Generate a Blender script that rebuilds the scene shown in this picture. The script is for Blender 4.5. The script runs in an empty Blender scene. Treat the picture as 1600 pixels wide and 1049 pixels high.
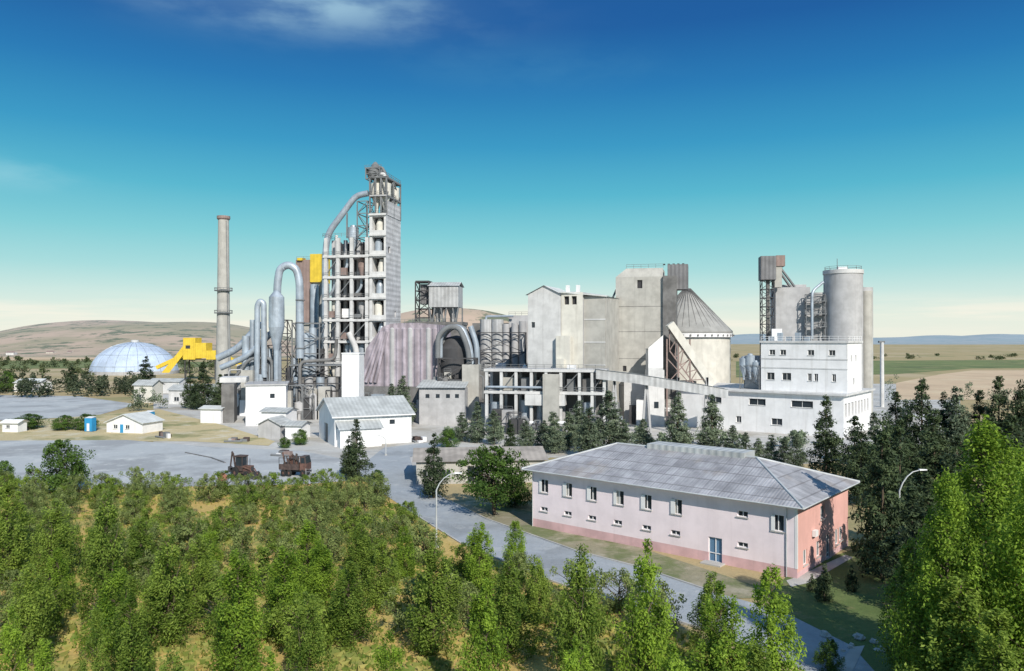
import bpy, math, random
import numpy as np
from mathutils import Vector, Matrix

random.seed(4)
scene = bpy.context.scene
R = math.radians
# ---- survey constants (camera height, focal in photo px) used to turn bearings into metres
F, HY, CX, CH = 1200.0, 530.0, 800.0, 23.0
def gd(py): return CH*F/(py-HY)
def gx(px, D): return (px-CX)/F*D
def gp(px, py):
    d = gd(py); return (gx(px, d), d)

# ------------------------------------------------------------------ materials
def new_mat(name):
    m = bpy.data.materials.new(name); m.use_nodes = True
    nt = m.node_tree
    return m, nt, nt.nodes, nt.links, nt.nodes['Principled BSDF']

def mth(N, L, op, a, b=None, c=None):
    n = N.new('ShaderNodeMath'); n.operation = op
    for i, v in enumerate((a, b, c)):
        if v is None: continue
        if isinstance(v, (int, float)): n.inputs[i].default_value = v
        else: L.new(v, n.inputs[i])
    return n.outputs[0]

def mixc(N, L, fac, a, b, mode='MIX'):
    n = N.new('ShaderNodeMix'); n.data_type = 'RGBA'; n.blend_type = mode
    if isinstance(fac, (int, float)): n.inputs[0].default_value = fac
    else: L.new(fac, n.inputs[0])
    for i, v in ((6, a), (7, b)):
        if isinstance(v, tuple): n.inputs[i].default_value = (*v[:3], 1)
        else: L.new(v, n.inputs[i])
    return n.outputs[2]

def noise(N, L, vec, scale, detail=5, rough=.6):
    n = N.new('ShaderNodeTexNoise'); n.inputs['Scale'].default_value = scale
    n.inputs['Detail'].default_value = detail; n.inputs['Roughness'].default_value = rough
    L.new(vec, n.inputs['Vector']); return n.outputs['Fac']

def ramp(N, L, fac, a, b):
    n = N.new('ShaderNodeMapRange'); n.interpolation_type = 'SMOOTHSTEP'
    L.new(fac, n.inputs[0]); n.inputs[1].default_value = a; n.inputs[2].default_value = b
    return n.outputs[0]

def smat(name, col, var=.2, scale=.35, rough=.85, streak=.35, corr=None, metal=0, bump=.15, stain=(.12, .10, .08)):
    m, nt, N, L, P = new_mat(name)
    tc = N.new('ShaderNodeTexCoord').outputs['Object']
    f = noise(N, L, tc, scale, 4)
    f = ramp(N, L, f, .3, .7)
    a = tuple(c*(1-var) for c in col); b = tuple(min(1, c*(1+var*.6)) for c in col)
    c = mixc(N, L, f, a, b)
    if streak:
        mp = N.new('ShaderNodeMapping'); mp.inputs['Scale'].default_value = (1.1, 1.1, .07)
        L.new(tc, mp.inputs[0])
        s = ramp(N, L, noise(N, L, mp.outputs[0], 1.0, 4), .5, .78)
        c = mixc(N, L, mth(N, L, 'MULTIPLY', s, streak), c, stain)
    h = noise(N, L, tc, 6, 2)
    if corr:
        ax, per, dc = corr
        sep = N.new('ShaderNodeSeparateXYZ'); L.new(tc, sep.inputs[0])
        if ax == 'xy': v = mth(N, L, 'ADD', sep.outputs[0], sep.outputs[1])
        else: v = sep.outputs['xyz'.index(ax)]
        v = mth(N, L, 'MULTIPLY', v, 2*math.pi/per)
        s = mth(N, L, 'SINE', v)
        s2 = ramp(N, L, s, -1, 1)
        c = mixc(N, L, mth(N, L, 'MULTIPLY', mth(N, L, 'SUBTRACT', 1.0, s2), dc), c, tuple(x*.45 for x in col))  # troughs darkened in colour: painted groove shade plus slight dirt
        h = mth(N, L, 'ADD', mth(N, L, 'MULTIPLY', h, .3), s2)
    L.new(c, P.inputs['Base Color'])
    P.inputs['Roughness'].default_value = rough
    P.inputs['Metallic'].default_value = metal
    if bump:
        bn = N.new('ShaderNodeBump'); bn.inputs['Strength'].default_value = bump
        bn.inputs['Distance'].default_value = .1 if corr else .03
        L.new(h, bn.inputs['Height']); L.new(bn.outputs[0], P.inputs['Normal'])
    return m

def gmat(name, cols, scales, rough=.95, bump=.3, fine=.25):
    """ground: cols list of colours blended by successive noises"""
    m, nt, N, L, P = new_mat(name)
    tc = N.new('ShaderNodeTexCoord').outputs['Object']
    c = cols[0]
    for i, (cc, (sc, lo, hi)) in enumerate(zip(cols[1:], scales)):
        mp = N.new('ShaderNodeMapping'); mp.inputs['Location'].default_value = (31*i, 17*i, 3*i)
        L.new(tc, mp.inputs[0])
        c = mixc(N, L, ramp(N, L, noise(N, L, mp.outputs[0], sc, 6, .65), lo, hi), c, cc)
    g = ramp(N, L, noise(N, L, tc, 2.2, 5, .75), .35, .7)
    c = mixc(N, L, mth(N, L, 'MULTIPLY', g, fine), c, tuple(x*.4 for x in cols[0]))
    L.new(c, P.inputs['Base Color']); P.inputs['Roughness'].default_value = rough
    bn = N.new('ShaderNodeBump'); bn.inputs['Strength'].default_value = bump; bn.inputs['Distance'].default_value = .15
    L.new(g, bn.inputs['Height']); L.new(bn.outputs[0], P.inputs['Normal'])
    return m

def leafmat(name, dark, light, trans=.35):
    m, nt, N, L, P = new_mat(name)
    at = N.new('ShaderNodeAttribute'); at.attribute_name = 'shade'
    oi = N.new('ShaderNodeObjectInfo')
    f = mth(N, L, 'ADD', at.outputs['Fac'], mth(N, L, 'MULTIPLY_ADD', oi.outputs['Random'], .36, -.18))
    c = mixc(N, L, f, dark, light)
    P.inputs['Roughness'].default_value = .65
    P.inputs['Specular IOR Level'].default_value = .25
    L.new(c, P.inputs['Base Color'])
    t = N.new('ShaderNodeBsdfTranslucent'); L.new(c, t.inputs[0])
    mx = N.new('ShaderNodeMixShader'); mx.inputs[0].default_value = trans
    L.new(P.outputs[0], mx.inputs[1]); L.new(t.outputs[0], mx.inputs[2])
    L.new(mx.outputs[0], N['Material Output'].inputs[0])
    return m

M = {}
M['conc'] = smat('concrete_grey', (.43, .43, .44), var=.16, streak=.35, stain=(.20, .19, .18))
M['conc_l'] = smat('concrete_light', (.60, .60, .60), var=.15, streak=.32, stain=(.26, .25, .24))
M['conc_b'] = smat('concrete_beige', (.43, .42, .39), var=.16, streak=.35, stain=(.20, .19, .17))
M['conc_d'] = smat('concrete_dark', (.17, .167, .165), var=.35)
M['beige_l'] = smat('silo_beige', (.66, .64, .58), var=.12, streak=.28, stain=(.3, .28, .24))
M['white'] = smat('white_paint', (.80, .80, .81), var=.08, streak=.28, stain=(.36, .34, .3))
M['white_c'] = smat('white_corrugated', (.80, .81, .82), var=.05, streak=.18, corr=('xy', 1.0, .15), stain=(.4, .38, .35), bump=.4)
M['roofg'] = smat('roof_grey', (.46, .48, .48), var=.22, corr=('x', .9, .25), streak=0, bump=.4)
M['roofw'] = smat('roof_pale', (.60, .62, .61), var=.15, corr=('y', .9, .15), streak=0, bump=.4)
M['steel'] = smat('steel_frame', (.18, .19, .20), streak=.2)
M['steel_d'] = smat('steel_dark', (.06, .06, .065), streak=.2)
M['duct'] = smat('duct_metal', (.40, .46, .53), var=.22, rough=.45, metal=.25, streak=.4)
M['siding'] = smat('horizontal_siding', (.58, .58, .60), corr=('z', 1.6, .35), streak=.3, bump=.5)
M['siding_d'] = smat('vertical_siding_dark', (.20, .20, .21), corr=('xy', 1.1, .4), bump=.4)
M['sheet'] = smat('corrugated_mauve', (.42, .37, .42), corr=('xy', 2.4, .6), streak=.5, bump=.6, var=.3)
M['grey_c'] = smat('corrugated_grey', (.48, .49, .50), corr=('xy', 1.3, .3), streak=.3, bump=.5)
M['yellow'] = smat('yellow_panel', (.72, .52, .05), var=.15, streak=.25, corr=('xy', 1.2, .15))
M['brown'] = smat('brown_panel', (.30, .22, .20), corr=('xy', 1.2, .25))
M['inside'] = smat('shadowed_interior', (.04, .04, .045), streak=0)  # near-black base colour paints the shade seen inside openings
M['glass'] = smat('window_glass', (.03, .04, .05), rough=.15, streak=0, bump=0)
M['frame'] = smat('window_frame', (.75, .75, .75), var=.05, streak=0)
M['curtain'] = smat('curtain', (.55, .55, .52), var=.1, streak=0)
M['pinkw'] = smat('pale_pink_render', (.84, .73, .765), var=.07, streak=.22, scale=.5, stain=(.52, .42, .43))
M['salmon'] = smat('salmon_render', (.74, .42, .37), var=.10, streak=.22, stain=(.42, .22, .19))
M['pinkb'] = smat('pink_plinth', (.66, .43, .44), var=.18, streak=.35, stain=(.36, .24, .22))
M['blue'] = smat('blue_plastic', (.03, .28, .55), var=.1, streak=0, rough=.5)
M['door'] = smat('blue_door', (.10, .20, .32), var=.1, streak=0, rough=.5)
M['rust'] = smat('rusty_paint', (.08, .055, .05), var=.4, scale=2, streak=.3)
M['orange'] = smat('faded_orange', (.14, .075, .06), var=.4, scale=2, streak=.3)
M['salmon_drum'] = smat('drum_paint', (.5, .2, .14), var=.2, scale=2, streak=.2)
M['tyre'] = smat('tyre_rubber', (.02, .02, .02), streak=0)
M['bark'] = smat('bark', (.10, .075, .05), scale=4, streak=.3)
M['lampm'] = smat('galvanised_pole', (.5, .52, .53), streak=.1, rough=.5)
M['kerb'] = smat('kerb_concrete', (.45, .44, .42), streak=0)
M['domem'] = smat('dome_cladding', (.46, .55, .70), var=.2, streak=.3, scale=.08)

def roof_mat(name, ax):
    m, nt, N, L, P = new_mat(name)
    tc = N.new('ShaderNodeTexCoord').outputs['Object']
    sep = N.new('ShaderNodeSeparateXYZ'); L.new(tc, sep.inputs[0])
    along = sep.outputs[0 if ax == 'x' else 1]
    f = ramp(N, L, noise(N, L, tc, .5, 6), .3, .7)
    c = mixc(N, L, f, (.28, .28, .30), (.46, .46, .49))
    br = N.new('ShaderNodeTexBrick')
    cv = N.new('ShaderNodeCombineXYZ'); L.new(along, cv.inputs[0]); L.new(sep.outputs[2], cv.inputs[1])
    L.new(cv.outputs[0], br.inputs['Vector'])
    br.inputs['Scale'].default_value = 1
    br.inputs['Brick Width'].default_value = 1.1; br.inputs['Row Height'].default_value = .62
    br.inputs['Mortar Size'].default_value = .03
    br.inputs['Color1'].default_value = (.66, .66, .66, 1); br.inputs['Color2'].default_value = (1, 1, 1, 1)
    br.inputs['Mortar'].default_value = (.40, .38, .37, 1); br.offset = 0
    c = mixc(N, L, .7, c, br.outputs[0], 'MULTIPLY')
    s = ramp(N, L, noise(N, L, tc, .22, 4), .55, .7)
    c = mixc(N, L, mth(N, L, 'MULTIPLY', s, .35), c, (.32, .26, .20))
    L.new(c, P.inputs['Base Color']); P.inputs['Roughness'].default_value = .75
    w = mth(N, L, 'SINE', mth(N, L, 'MULTIPLY', along, 2*math.pi/.35))
    bn = N.new('ShaderNodeBump'); bn.inputs['Strength'].default_value = .3; bn.inputs['Distance'].default_value = .04
    L.new(w, bn.inputs['Height']); L.new(bn.outputs[0], P.inputs['Normal'])
    return m
M['pr_x'] = roof_mat('fibre_cement_roof_a', 'x'); M['pr_y'] = roof_mat('fibre_cement_roof_b', 'y')

# ------------------------------------------------------------------ assembly builder
class Asm:
    def __init__(s, name, px=None, D=None, r=0, xy=None, z=0):
        s.X0, s.D0 = xy if xy else (gx(px, D), D)
        s.r = R(r); s.c = math.cos(s.r); s.s = math.sin(s.r)
        s.e = bpy.data.objects.new(name, None); scene.collection.objects.link(s.e)
        s.e.location = (s.X0, s.D0, z); s.e.rotation_euler = (0, 0, -s.r)
        s.p = {}; s.z = z
    def X(s, px, y=0):
        k = (px-CX)/F; return (k*(s.D0+y*s.c)-s.X0-y*s.s)/(s.c+k*s.s)
    def Y(s, px, x=0):
        k = (px-CX)/F; return (k*(s.D0-x*s.s)-s.X0-x*s.c)/(s.s-k*s.c)
    def Z(s, py, x=0, y=0):
        return CH-(py-HY)/F*(s.D0-x*s.s+y*s.c)-s.z
    def face(s, part, m, pts, smooth=False):
        P = s.p.setdefault(part, [[], [], [], [], []])
        b = len(P[0]); P[0].extend([tuple(q) for q in pts]); P[1].append(tuple(range(b, b+len(pts))))
        if m not in P[4]: P[4].append(m)
        P[2].append(P[4].index(m)); P[3].append(smooth)
    def mesh(s, part, m, verts, faces, smooth=False):
        P = s.p.setdefault(part, [[], [], [], [], []])
        b = len(P[0]); P[0].extend([tuple(q) for q in verts])
        if m not in P[4]: P[4].append(m)
        i = P[4].index(m)
        for f in faces:
            P[1].append(tuple(b+k for k in f)); P[2].append(i); P[3].append(smooth)
    def box(s, part, m, x0, x1, y0, y1, z0, z1):
        if x0 > x1: x0, x1 = x1, x0
        if y0 > y1: y0, y1 = y1, y0
        v = [(x0,y0,z0),(x1,y0,z0),(x1,y1,z0),(x0,y1,z0),(x0,y0,z1),(x1,y0,z1),(x1,y1,z1),(x0,y1,z1)]
        s.mesh(part, m, v, [(0,1,5,4),(1,2,6,5),(2,3,7,6),(3,0,4,7),(4,5,6,7),(3,2,1,0)])
    def pbox(s, part, m, pl, pr, pt, pb, y, dep):
        x0, x1 = s.X(pl, y), s.X(pr, y); xm = (x0+x1)/2
        z1 = s.Z(pt, xm, y); z0 = 0 if pb is None else s.Z(pb, xm, y)
        s.box(part, m, x0, x1, y, y+dep, z0, z1); return x0, x1, z0, z1
    def obox(s, part, m, o, u, n, a0, a1, b0, b1, z0, z1):
        o, u, n = Vector(o), Vector(u), Vector(n); v = []
        for z in (z0, z1):
            for a, b in ((a0,b0),(a1,b0),(a1,b1),(a0,b1)):
                q = o+u*a+n*b; v.append((q.x, q.y, z))
        s.mesh(part, m, v, [(0,1,5,4),(1,2,6,5),(2,3,7,6),(3,0,4,7),(4,5,6,7),(3,2,1,0)])
    def lathe(s, part, m, cx, cy, prof, seg=32):
        for (r0, z0), (r1, z1) in zip(prof[:-1], prof[1:]):
            v = []; f = []
            for i in range(seg):
                a = 2*math.pi*i/seg
                v.append((cx+r0*math.cos(a), cy+r0*math.sin(a), z0)); v.append((cx+r1*math.cos(a), cy+r1*math.sin(a), z1))
            for i in range(seg):
                j = (i+1) % seg
                f.append((2*i, 2*j, 2*j+1, 2*i+1))
            s.mesh(part, m, v, f, True)
    def cyl(s, part, m, cx, cy, z0, z1, r, r1=None, seg=32):
        r1 = r if r1 is None else r1
        s.lathe(part, m, cx, cy, [(r, z0), (r1, z1), (.001, z1)], seg)
    def tube(s, part, m, pts, r, seg=12, bend=0):
        pts = [Vector(p) for p in pts]
        rs = r if isinstance(r, (list, tuple)) else [r]*len(pts)
        if bend:
            q = [pts[0]]; rr = [rs[0]]
            for i in range(1, len(pts)-1):
                a = pts[i-1]-pts[i]; b = pts[i+1]-pts[i]
                l = min(bend, a.length*.49, b.length*.49)
                A = pts[i]+a.normalized()*l; B = pts[i]+b.normalized()*l
                for t in (0, .2, .4, .6, .8, 1):
                    q.append(A*(1-t)**2+pts[i]*2*t*(1-t)+B*t*t); rr.append(rs[i])
            q.append(pts[-1]); rr.append(rs[-1]); pts, rs = q, rr
        v = []; f = []; up = None
        n = len(pts)
        for i, p in enumerate(pts):
            t = (pts[min(i+1, n-1)]-pts[max(i-1, 0)]).normalized()
            if up is None:
                up = Vector((0, 0, 1)) if abs(t.z) < .9 else Vector((0, 1, 0))
            a = t.cross(up).normalized(); b = a.cross(t).normalized(); up = b
            for k in range(seg):
                an = 2*math.pi*(k+.5)/seg
                v.append(p+(a*math.cos(an)+b*math.sin(an))*rs[i])
        for i in range(n-1):
            for k in range(seg):
                j = (k+1) % seg
                f.append((i*seg+k, i*seg+j, (i+1)*seg+j, (i+1)*seg+k))
        s.mesh(part, m, v, f, seg > 5)
        s.mesh(part, m, v[:seg], [tuple(range(seg))]); s.mesh(part, m, v[-seg:], [tuple(range(seg))[::-1]])
    def beam(s, part, m, p, q, w): s.tube(part, m, [p, q], w*.7, 4)
    def lattice(s, part, m, x0, x1, y0, y1, z0, z1, n, w=.25, diag=True):
        C = [(x0,y0),(x1,y0),(x1,y1),(x0,y1)]
        for c in C: s.beam(part, m, (*c, z0), (*c, z1), w)
        for i in range(n+1):
            z = z0+(z1-z0)*i/n
            for k in range(4):
                a, b = C[k], C[(k+1) % 4]
                if i or z0 > .1: s.beam(part, m, (*a, z), (*b, z), w*.8)
                if diag and i < n:
                    zz = z0+(z1-z0)*(i+1)/n
                    if (i+k) % 2: a, b = b, a
                    s.beam(part, m, (*a, z), (*b, zz), w*.6)
    def rail(s, part, m, pts, z, h=1.1, w=.08, step=2.0):
        for a, b in zip(pts[:-1], pts[1:]):
            A, B = Vector((*a, z)), Vector((*b, z)); n = max(1, int((B-A).length/step))
            for hh in (h, h*.5): s.beam(part, m, A+Vector((0,0,hh)), B+Vector((0,0,hh)), w)
            for i in range(n+1):
                q = A.lerp(B, i/n); s.beam(part, m, q, q+Vector((0,0,h)), w)
    def clutter(s, xa, xb, y0, y1, hmax, n, seed):
        """small plant equipment: boxes, vessels, pipes and frames standing on the ground"""
        rng = random.Random(seed)
        for i in range(n):
            x, y = rng.uniform(xa, xb), rng.uniform(y0, y1); h = hmax*rng.uniform(.3, 1); q = rng.random()
            m = M[rng.choice(['conc_d', 'steel', 'duct', 'conc', 'steel_d', 'conc_b', 'white'])]
            w = rng.uniform(.6, 1.8)
            if q < .35: s.box('equipment_boxes', m, x-w, x+w, y-w*.7, y+w*.7, 0, h); s.rail('equipment_rails', M['steel'], [(x-w, y-w*.7), (x+w, y-w*.7)], h, 1.0, .07)
            elif q < .6: s.lathe('equipment_vessels', m, x, y, [(w*.3, 0), (w*.3, h*.3), (w*.8, h*.5), (w*.8, h*.92), (.01, h)], 14)
            elif q < .8:
                d = rng.uniform(-6, 6); s.tube('equipment_pipes', m, [(x, y, 0), (x, y, h), (x+d, y, h), (x+d, y, h*rng.uniform(.2, .8))], rng.uniform(.2, .45), 8, 1)
            else: s.lattice('equipment_frames', M['steel_d'] if q < .9 else M['steel'], x-w, x+w, y-w, y+w, 0, h, max(1, int(h/3)), .18)
    def wall(s, part, m, o, u, Ln, z0, z1, ops=(), depth=.2, gm=None, gpart='windows', fm=None):
        o = Vector((*o[:2], 0)); u = Vector((*u[:2], 0)).normalized(); n = u.cross(Vector((0, 0, 1)))
        P = lambda a, z, b=0: tuple((o+u*a+n*b)+Vector((0, 0, z)))
        ops = [q for q in ops if q[3] > z0 and q[2] < z1]
        xs = sorted({0, Ln, *[q[0] for q in ops], *[q[1] for q in ops]})
        zs = sorted({z0, z1, *[max(z0, q[2]) for q in ops], *[min(z1, q[3]) for q in ops]})
        for a, b in zip(xs[:-1], xs[1:]):
            for c, d in zip(zs[:-1], zs[1:]):
                am, cm = (a+b)/2, (c+d)/2
                if any(q[0] < am < q[1] and q[2] < cm < q[3] for q in ops): continue
                s.face(part, m, [P(a, c), P(b, c), P(b, d), P(a, d)])
        for q in ops:
            a, b = q[0], q[1]; c, d = max(z0, q[2]), min(z1, q[3])
            s.face(part, m, [P(a, c), P(a, d), P(a, d, -depth), P(a, c, -depth)])
            s.face(part, m, [P(b, d), P(b, c), P(b, c, -depth), P(b, d, -depth)])
            if q[3] <= z1: s.face(part, m, [P(a, d), P(b, d), P(b, d, -depth), P(a, d, -depth)])
            if q[2] >= z0: s.face(part, m, [P(b, c), P(a, c), P(a, c, -depth), P(b, c, -depth)])
            if gm: s.face(gpart, q[4] if len(q) > 4 else gm, [P(a, c, -depth), P(b, c, -depth), P(b, d, -depth), P(a, d, -depth)])
            if fm:
                t = .07
                s.obox(gpart, fm, o, u, n, a, a+t, -depth+.01, -depth+.09, c, d)
                s.obox(gpart, fm, o, u, n, b-t, b, -depth+.01, -depth+.09, c, d)
                s.obox(gpart, fm, o, u, n, (a+b)/2-t/2, (a+b)/2+t/2, -depth+.01, -depth+.09, c+t, d-t)
                s.obox(gpart, fm, o, u, n, a+t, b-t, -depth+.012, -depth+.088, d-t, d)
                if q[2] >= z0:
                    s.obox(gpart, fm, o, u, n, a+t, b-t, -depth+.012, -depth+.088, c, c+t)
                    s.obox('sills', M['kerb'], o, u, n, a-.1, b+.1, .002, .12, c-.09, c)
    def done(s):
        for part, (v, f, mi, sm, ms) in s.p.items():
            me = bpy.data.meshes.new(part); me.from_pydata(v, [], f)
            for m in ms: me.materials.append(m)
            me.polygons.foreach_set('material_index', mi); me.polygons.foreach_set('use_smooth', sm)
            me.update()
            ob = bpy.data.objects.new(part, me); ob.parent = s.e; scene.collection.objects.link(ob)
        return s.e

def cyclone(A, part, m, x, y, zt, r, leg=0):
    A.lathe(part, m, x, y, [(.01, zt+.5*r), (r*.5, zt+.4*r), (r*.55, zt+.1*r), (r, zt), (r, zt-1.8*r), (r*.25, zt-4.2*r), (r*.25, zt-5*r)], 20)

def sheet(name, pts, z, m):
    me = bpy.data.meshes.new(name); me.from_pydata([(x, y, z) for x, y in pts], [], [tuple(range(len(pts)))])
    me.materials.append(m); ob = bpy.data.objects.new(name, me); scene.collection.objects.link(ob)
    if me.polygons[0].normal.z < 0: me.flip_normals()
    return ob
def psheet(name, pp, z, m): return sheet(name, [gp(*p) for p in pp], z, m)

def strip(name, pts, w, z0, z1, m):
    """raised strip (kerb) along a polyline"""
    v = []; f = []
    P = [Vector((x, y, 0)) for x, y in pts]; n = len(P)
    for i, p in enumerate(P):
        t = (P[min(i+1, n-1)]-P[max(i-1, 0)]).normalized(); s = Vector((-t.y, t.x, 0))*w/2
        for q, z in ((p-s, z0), (p-s, z1), (p+s, z1), (p+s, z0)): v.append((q.x, q.y, z))
    for i in range(n-1):
        for k in range(4):
            j = (k+1) % 4; f.append((4*i+k, 4*i+j, 4*i+4+j, 4*i+4+k))
    f += [(0, 1, 2, 3), (4*n-1, 4*n-2, 4*n-3, 4*n-4)]
    me = bpy.data.meshes.new(name); me.from_pydata(v, [], f); me.materials.append(m)
    ob = bpy.data.objects.new(name, me); scene.collection.objects.link(ob); return ob

# ------------------------------------------------------------------ ground
G_base = gmat('dry_farmland', [(.42, .33, .17), (.22, .23, .09), (.50, .40, .25)], [(.012, .52, .64), (.006, .5, .62)])
G_orch = gmat('orchard_floor', [(.56, .40, .13), (.22, .28, .06), (.60, .46, .20)], [(.10, .47, .62), (.3, .55, .75)], fine=.4)
G_yard = gmat('pale_gravel_yard', [(.52, .51, .49), (.38, .35, .30), (.62, .61, .58)], [(.05, .45, .65), (.15, .5, .7)], fine=.2)
G_lot = gmat('worn_concrete_lot', [(.46, .48, .49), (.34, .35, .36), (.56, .57, .56)], [(.06, .45, .6), (.2, .52, .7)], fine=.18)
G_road = gmat('worn_asphalt', [(.36, .39, .42), (.27, .29, .31), (.45, .47, .48)], [(.1, .45, .65), (.35, .52, .72)], fine=.15)
G_dry = gmat('dry_grass', [(.56, .46, .26), (.26, .26, .11), (.64, .58, .44)], [(.07, .5, .64), (.2, .5, .68)], fine=.3)
G_lawn = gmat('lawn', [(.10, .15, .04), (.15, .19, .06), (.24, .21, .10)], [(.15, .45, .65), (.4, .55, .72)], fine=.3)
G_fieldt = gmat('stubble_field', [(.62, .46, .30), (.52, .38, .25), (.66, .54, .36)], [(.02, .45, .65), (.05, .5, .7)], fine=.1)
G_fieldg = gmat('green_field', [(.17, .21, .07), (.11, .14, .05), (.30, .27, .12)], [(.02, .45, .65), (.05, .5, .7)], fine=.2)

sheet('ground', [(-9000, -300), (9000, -300), (9000, 9000), (-9000, 9000)], 0, G_base)
psheet('stubble_field', [(1400, 598.5), (1470, 585), (1520, 579), (1800, 578), (1800, 625), (1400, 625)], .05, G_fieldt)
psheet('green_field', [(1150, 565), (1900, 561), (1900, 574), (1520, 576), (1400, 585), (1150, 590)], .08, G_fieldg)
psheet('stubble_field', [(-400, 553), (150, 552), (340, 556), (340, 561), (100, 562), (-400, 566)], .05, G_fieldt)
psheet('green_field', [(-400, 567), (150, 564), (340, 566), (340, 574), (-400, 580)], .08, G_fieldg)
psheet('factory_yard', [(240, 600), (1500, 600), (1500, 700), (1260, 725), (860, 715), (780, 740), (640, 745), (240, 715)], .02, G_yard)
psheet('concrete_pad', [(-200, 616), (120, 619), (215, 632), (150, 650), (60, 655), (-200, 665)], .04, G_lot)
psheet('dry_grass_strip', [(-200, 666), (70, 656), (250, 640), (350, 665), (430, 690), (420, 697), (300, 690), (-200, 690)], .05, G_dry)
psheet('concrete_lot', [(-200, 690), (200, 688), (330, 699), (470, 705), (560, 722), (590, 748), (480, 757), (330, 760), (0, 768), (-200, 775)], .06, G_lot)
psheet('orchard_ground', [(-300, 775), (0, 764), (340, 757), (575, 752), (640, 800), (720, 850), (850, 905), (1000, 955), (1250, 1060), (1300, 1400), (-900, 1400), (-600, 850)], .05, G_orch)
psheet('lawn', [(1240, 890), (1330, 860), (1420, 830), (1900, 820), (2300, 1400), (1380, 1400), (1290, 1010), (1200, 930)], .065, G_lawn)
psheet('dry_grass_strip', [(740, 780), (830, 800), (1240, 935), (1130, 935), (1000, 888), (900, 862), (760, 812), (700, 783)], .04, gmat('dusty_verge', [(.30, .27, .18), (.15, .18, .07), (.40, .36, .27)], [(.15, .45, .6), (.3, .5, .7)]))
road_l = [(560, 745), (640, 800), (720, 850), (850, 905), (960, 942), (1100, 985), (1260, 1050), (1330, 1200)]
road_r = [(1500, 1200), (1330, 1010), (1220, 955), (1110, 925), (1000, 888), (900, 862), (760, 812), (700, 783), (650, 745), (640, 715), (700, 700), (690, 690), (600, 700), (575, 720)]
psheet('asphalt_road', road_l+road_r, .08, G_road)
strip('road_kerb', [gp(*p) for p in road_l[1:6]], .18, 0, .2, M['kerb'])
strip('road_kerb', [gp(*p) for p in [(1110, 925), (1000, 888), (900, 862), (760, 812), (700, 783)]], .18, 0, .2, M['kerb'])
strip('lot_kerb', [gp(*p) for p in [(290, 708), (330, 716), (352, 724)]], .3, 0, .2, M['conc_d'])
psheet('garden_path', [(1228, 908), (1240, 904), (1320, 868), (1332, 872), (1262, 912), (1235, 918)], .09, M['kerb'])
psheet('garden_path', [(1395, 820), (1418, 760), (1432, 740), (1440, 742), (1430, 765), (1412, 822)], .09, M['kerb'])
psheet('garden_path', [(1305, 1049), (1330, 1012), (1350, 1010), (1330, 1052)], .10, M['kerb'])

# hills as one terrain sheet
def build_hills():
    nk, nd = 220, 60
    v = []; f = []
    rng = random.Random(2)
    ph = [(rng.uniform(.002, .012), rng.uniform(.002, .012), rng.uniform(0, 6)) for _ in range(14)]
    for j in range(nd+1):
        D = 800*(6500/800)**(j/nd)
        for i in range(nk+1):
            k = -1.1+2.2*i/nk
            g = lambda k0, sk, D0, sD, h: h*math.exp(-((k-k0)/sk)**2/2-((D-D0)/sD)**2/2)
            z = g(-.52, .13, 1900, 380, 64)+g(-.36, .07, 1750, 250, 30)+g(-.66, .05, 1600, 250, 12)
            z += g(-.07, .10, 1150, 130, 70)+g(-.16, .05, 1200, 130, 24)
            z += g(.55, .35, 4600, 600, 26)+g(.31, .07, 4800, 500, 28)+g(.62, .09, 4300, 400, 12)+g(.9, .2, 4500, 500, 30)
            z += g(.2, .2, 5200, 500, 10)+g(-1, .3, 4000, 600, 60)
            X = k*D
            n = sum(math.sin(a*X+c)*math.cos(b*D+c) for a, b, c in ph)/5
            z = z*(1+.13*n)+ (2.0*n if z > 4 else 0)-2.5
            v.append((X, D, z))
    for j in range(nd):
        for i in range(nk):
            a = j*(nk+1)+i; f.append((a, a+1, a+nk+2, a+nk+1))
    me = bpy.data.meshes.new('hills'); me.from_pydata(v, [], f)
    m, nt, N, L, P = new_mat('hazed_hill_scrub')
    tc = N.new('ShaderNodeTexCoord').outputs['Object']
    c = mixc(N, L, ramp(N, L, noise(N, L, tc, .004, 8), .42, .6), (.50, .38, .29), (.34, .30, .20))
    c = mixc(N, L, ramp(N, L, noise(N, L, tc, .018, 8, .7), .52, .58), c, (.15, .17, .11))
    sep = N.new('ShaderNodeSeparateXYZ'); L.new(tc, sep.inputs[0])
    c = mixc(N, L, mth(N, L, 'MULTIPLY', ramp(N, L, sep.outputs[1], 1000, 4200), .8), c, (.28, .38, .45))  # distance haze painted into the base colour, bluer further away
    L.new(c, P.inputs['Base Color']); P.inputs['Roughness'].default_value = 1
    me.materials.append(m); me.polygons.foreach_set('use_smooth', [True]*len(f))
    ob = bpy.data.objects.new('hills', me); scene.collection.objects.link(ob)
build_hills()

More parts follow.
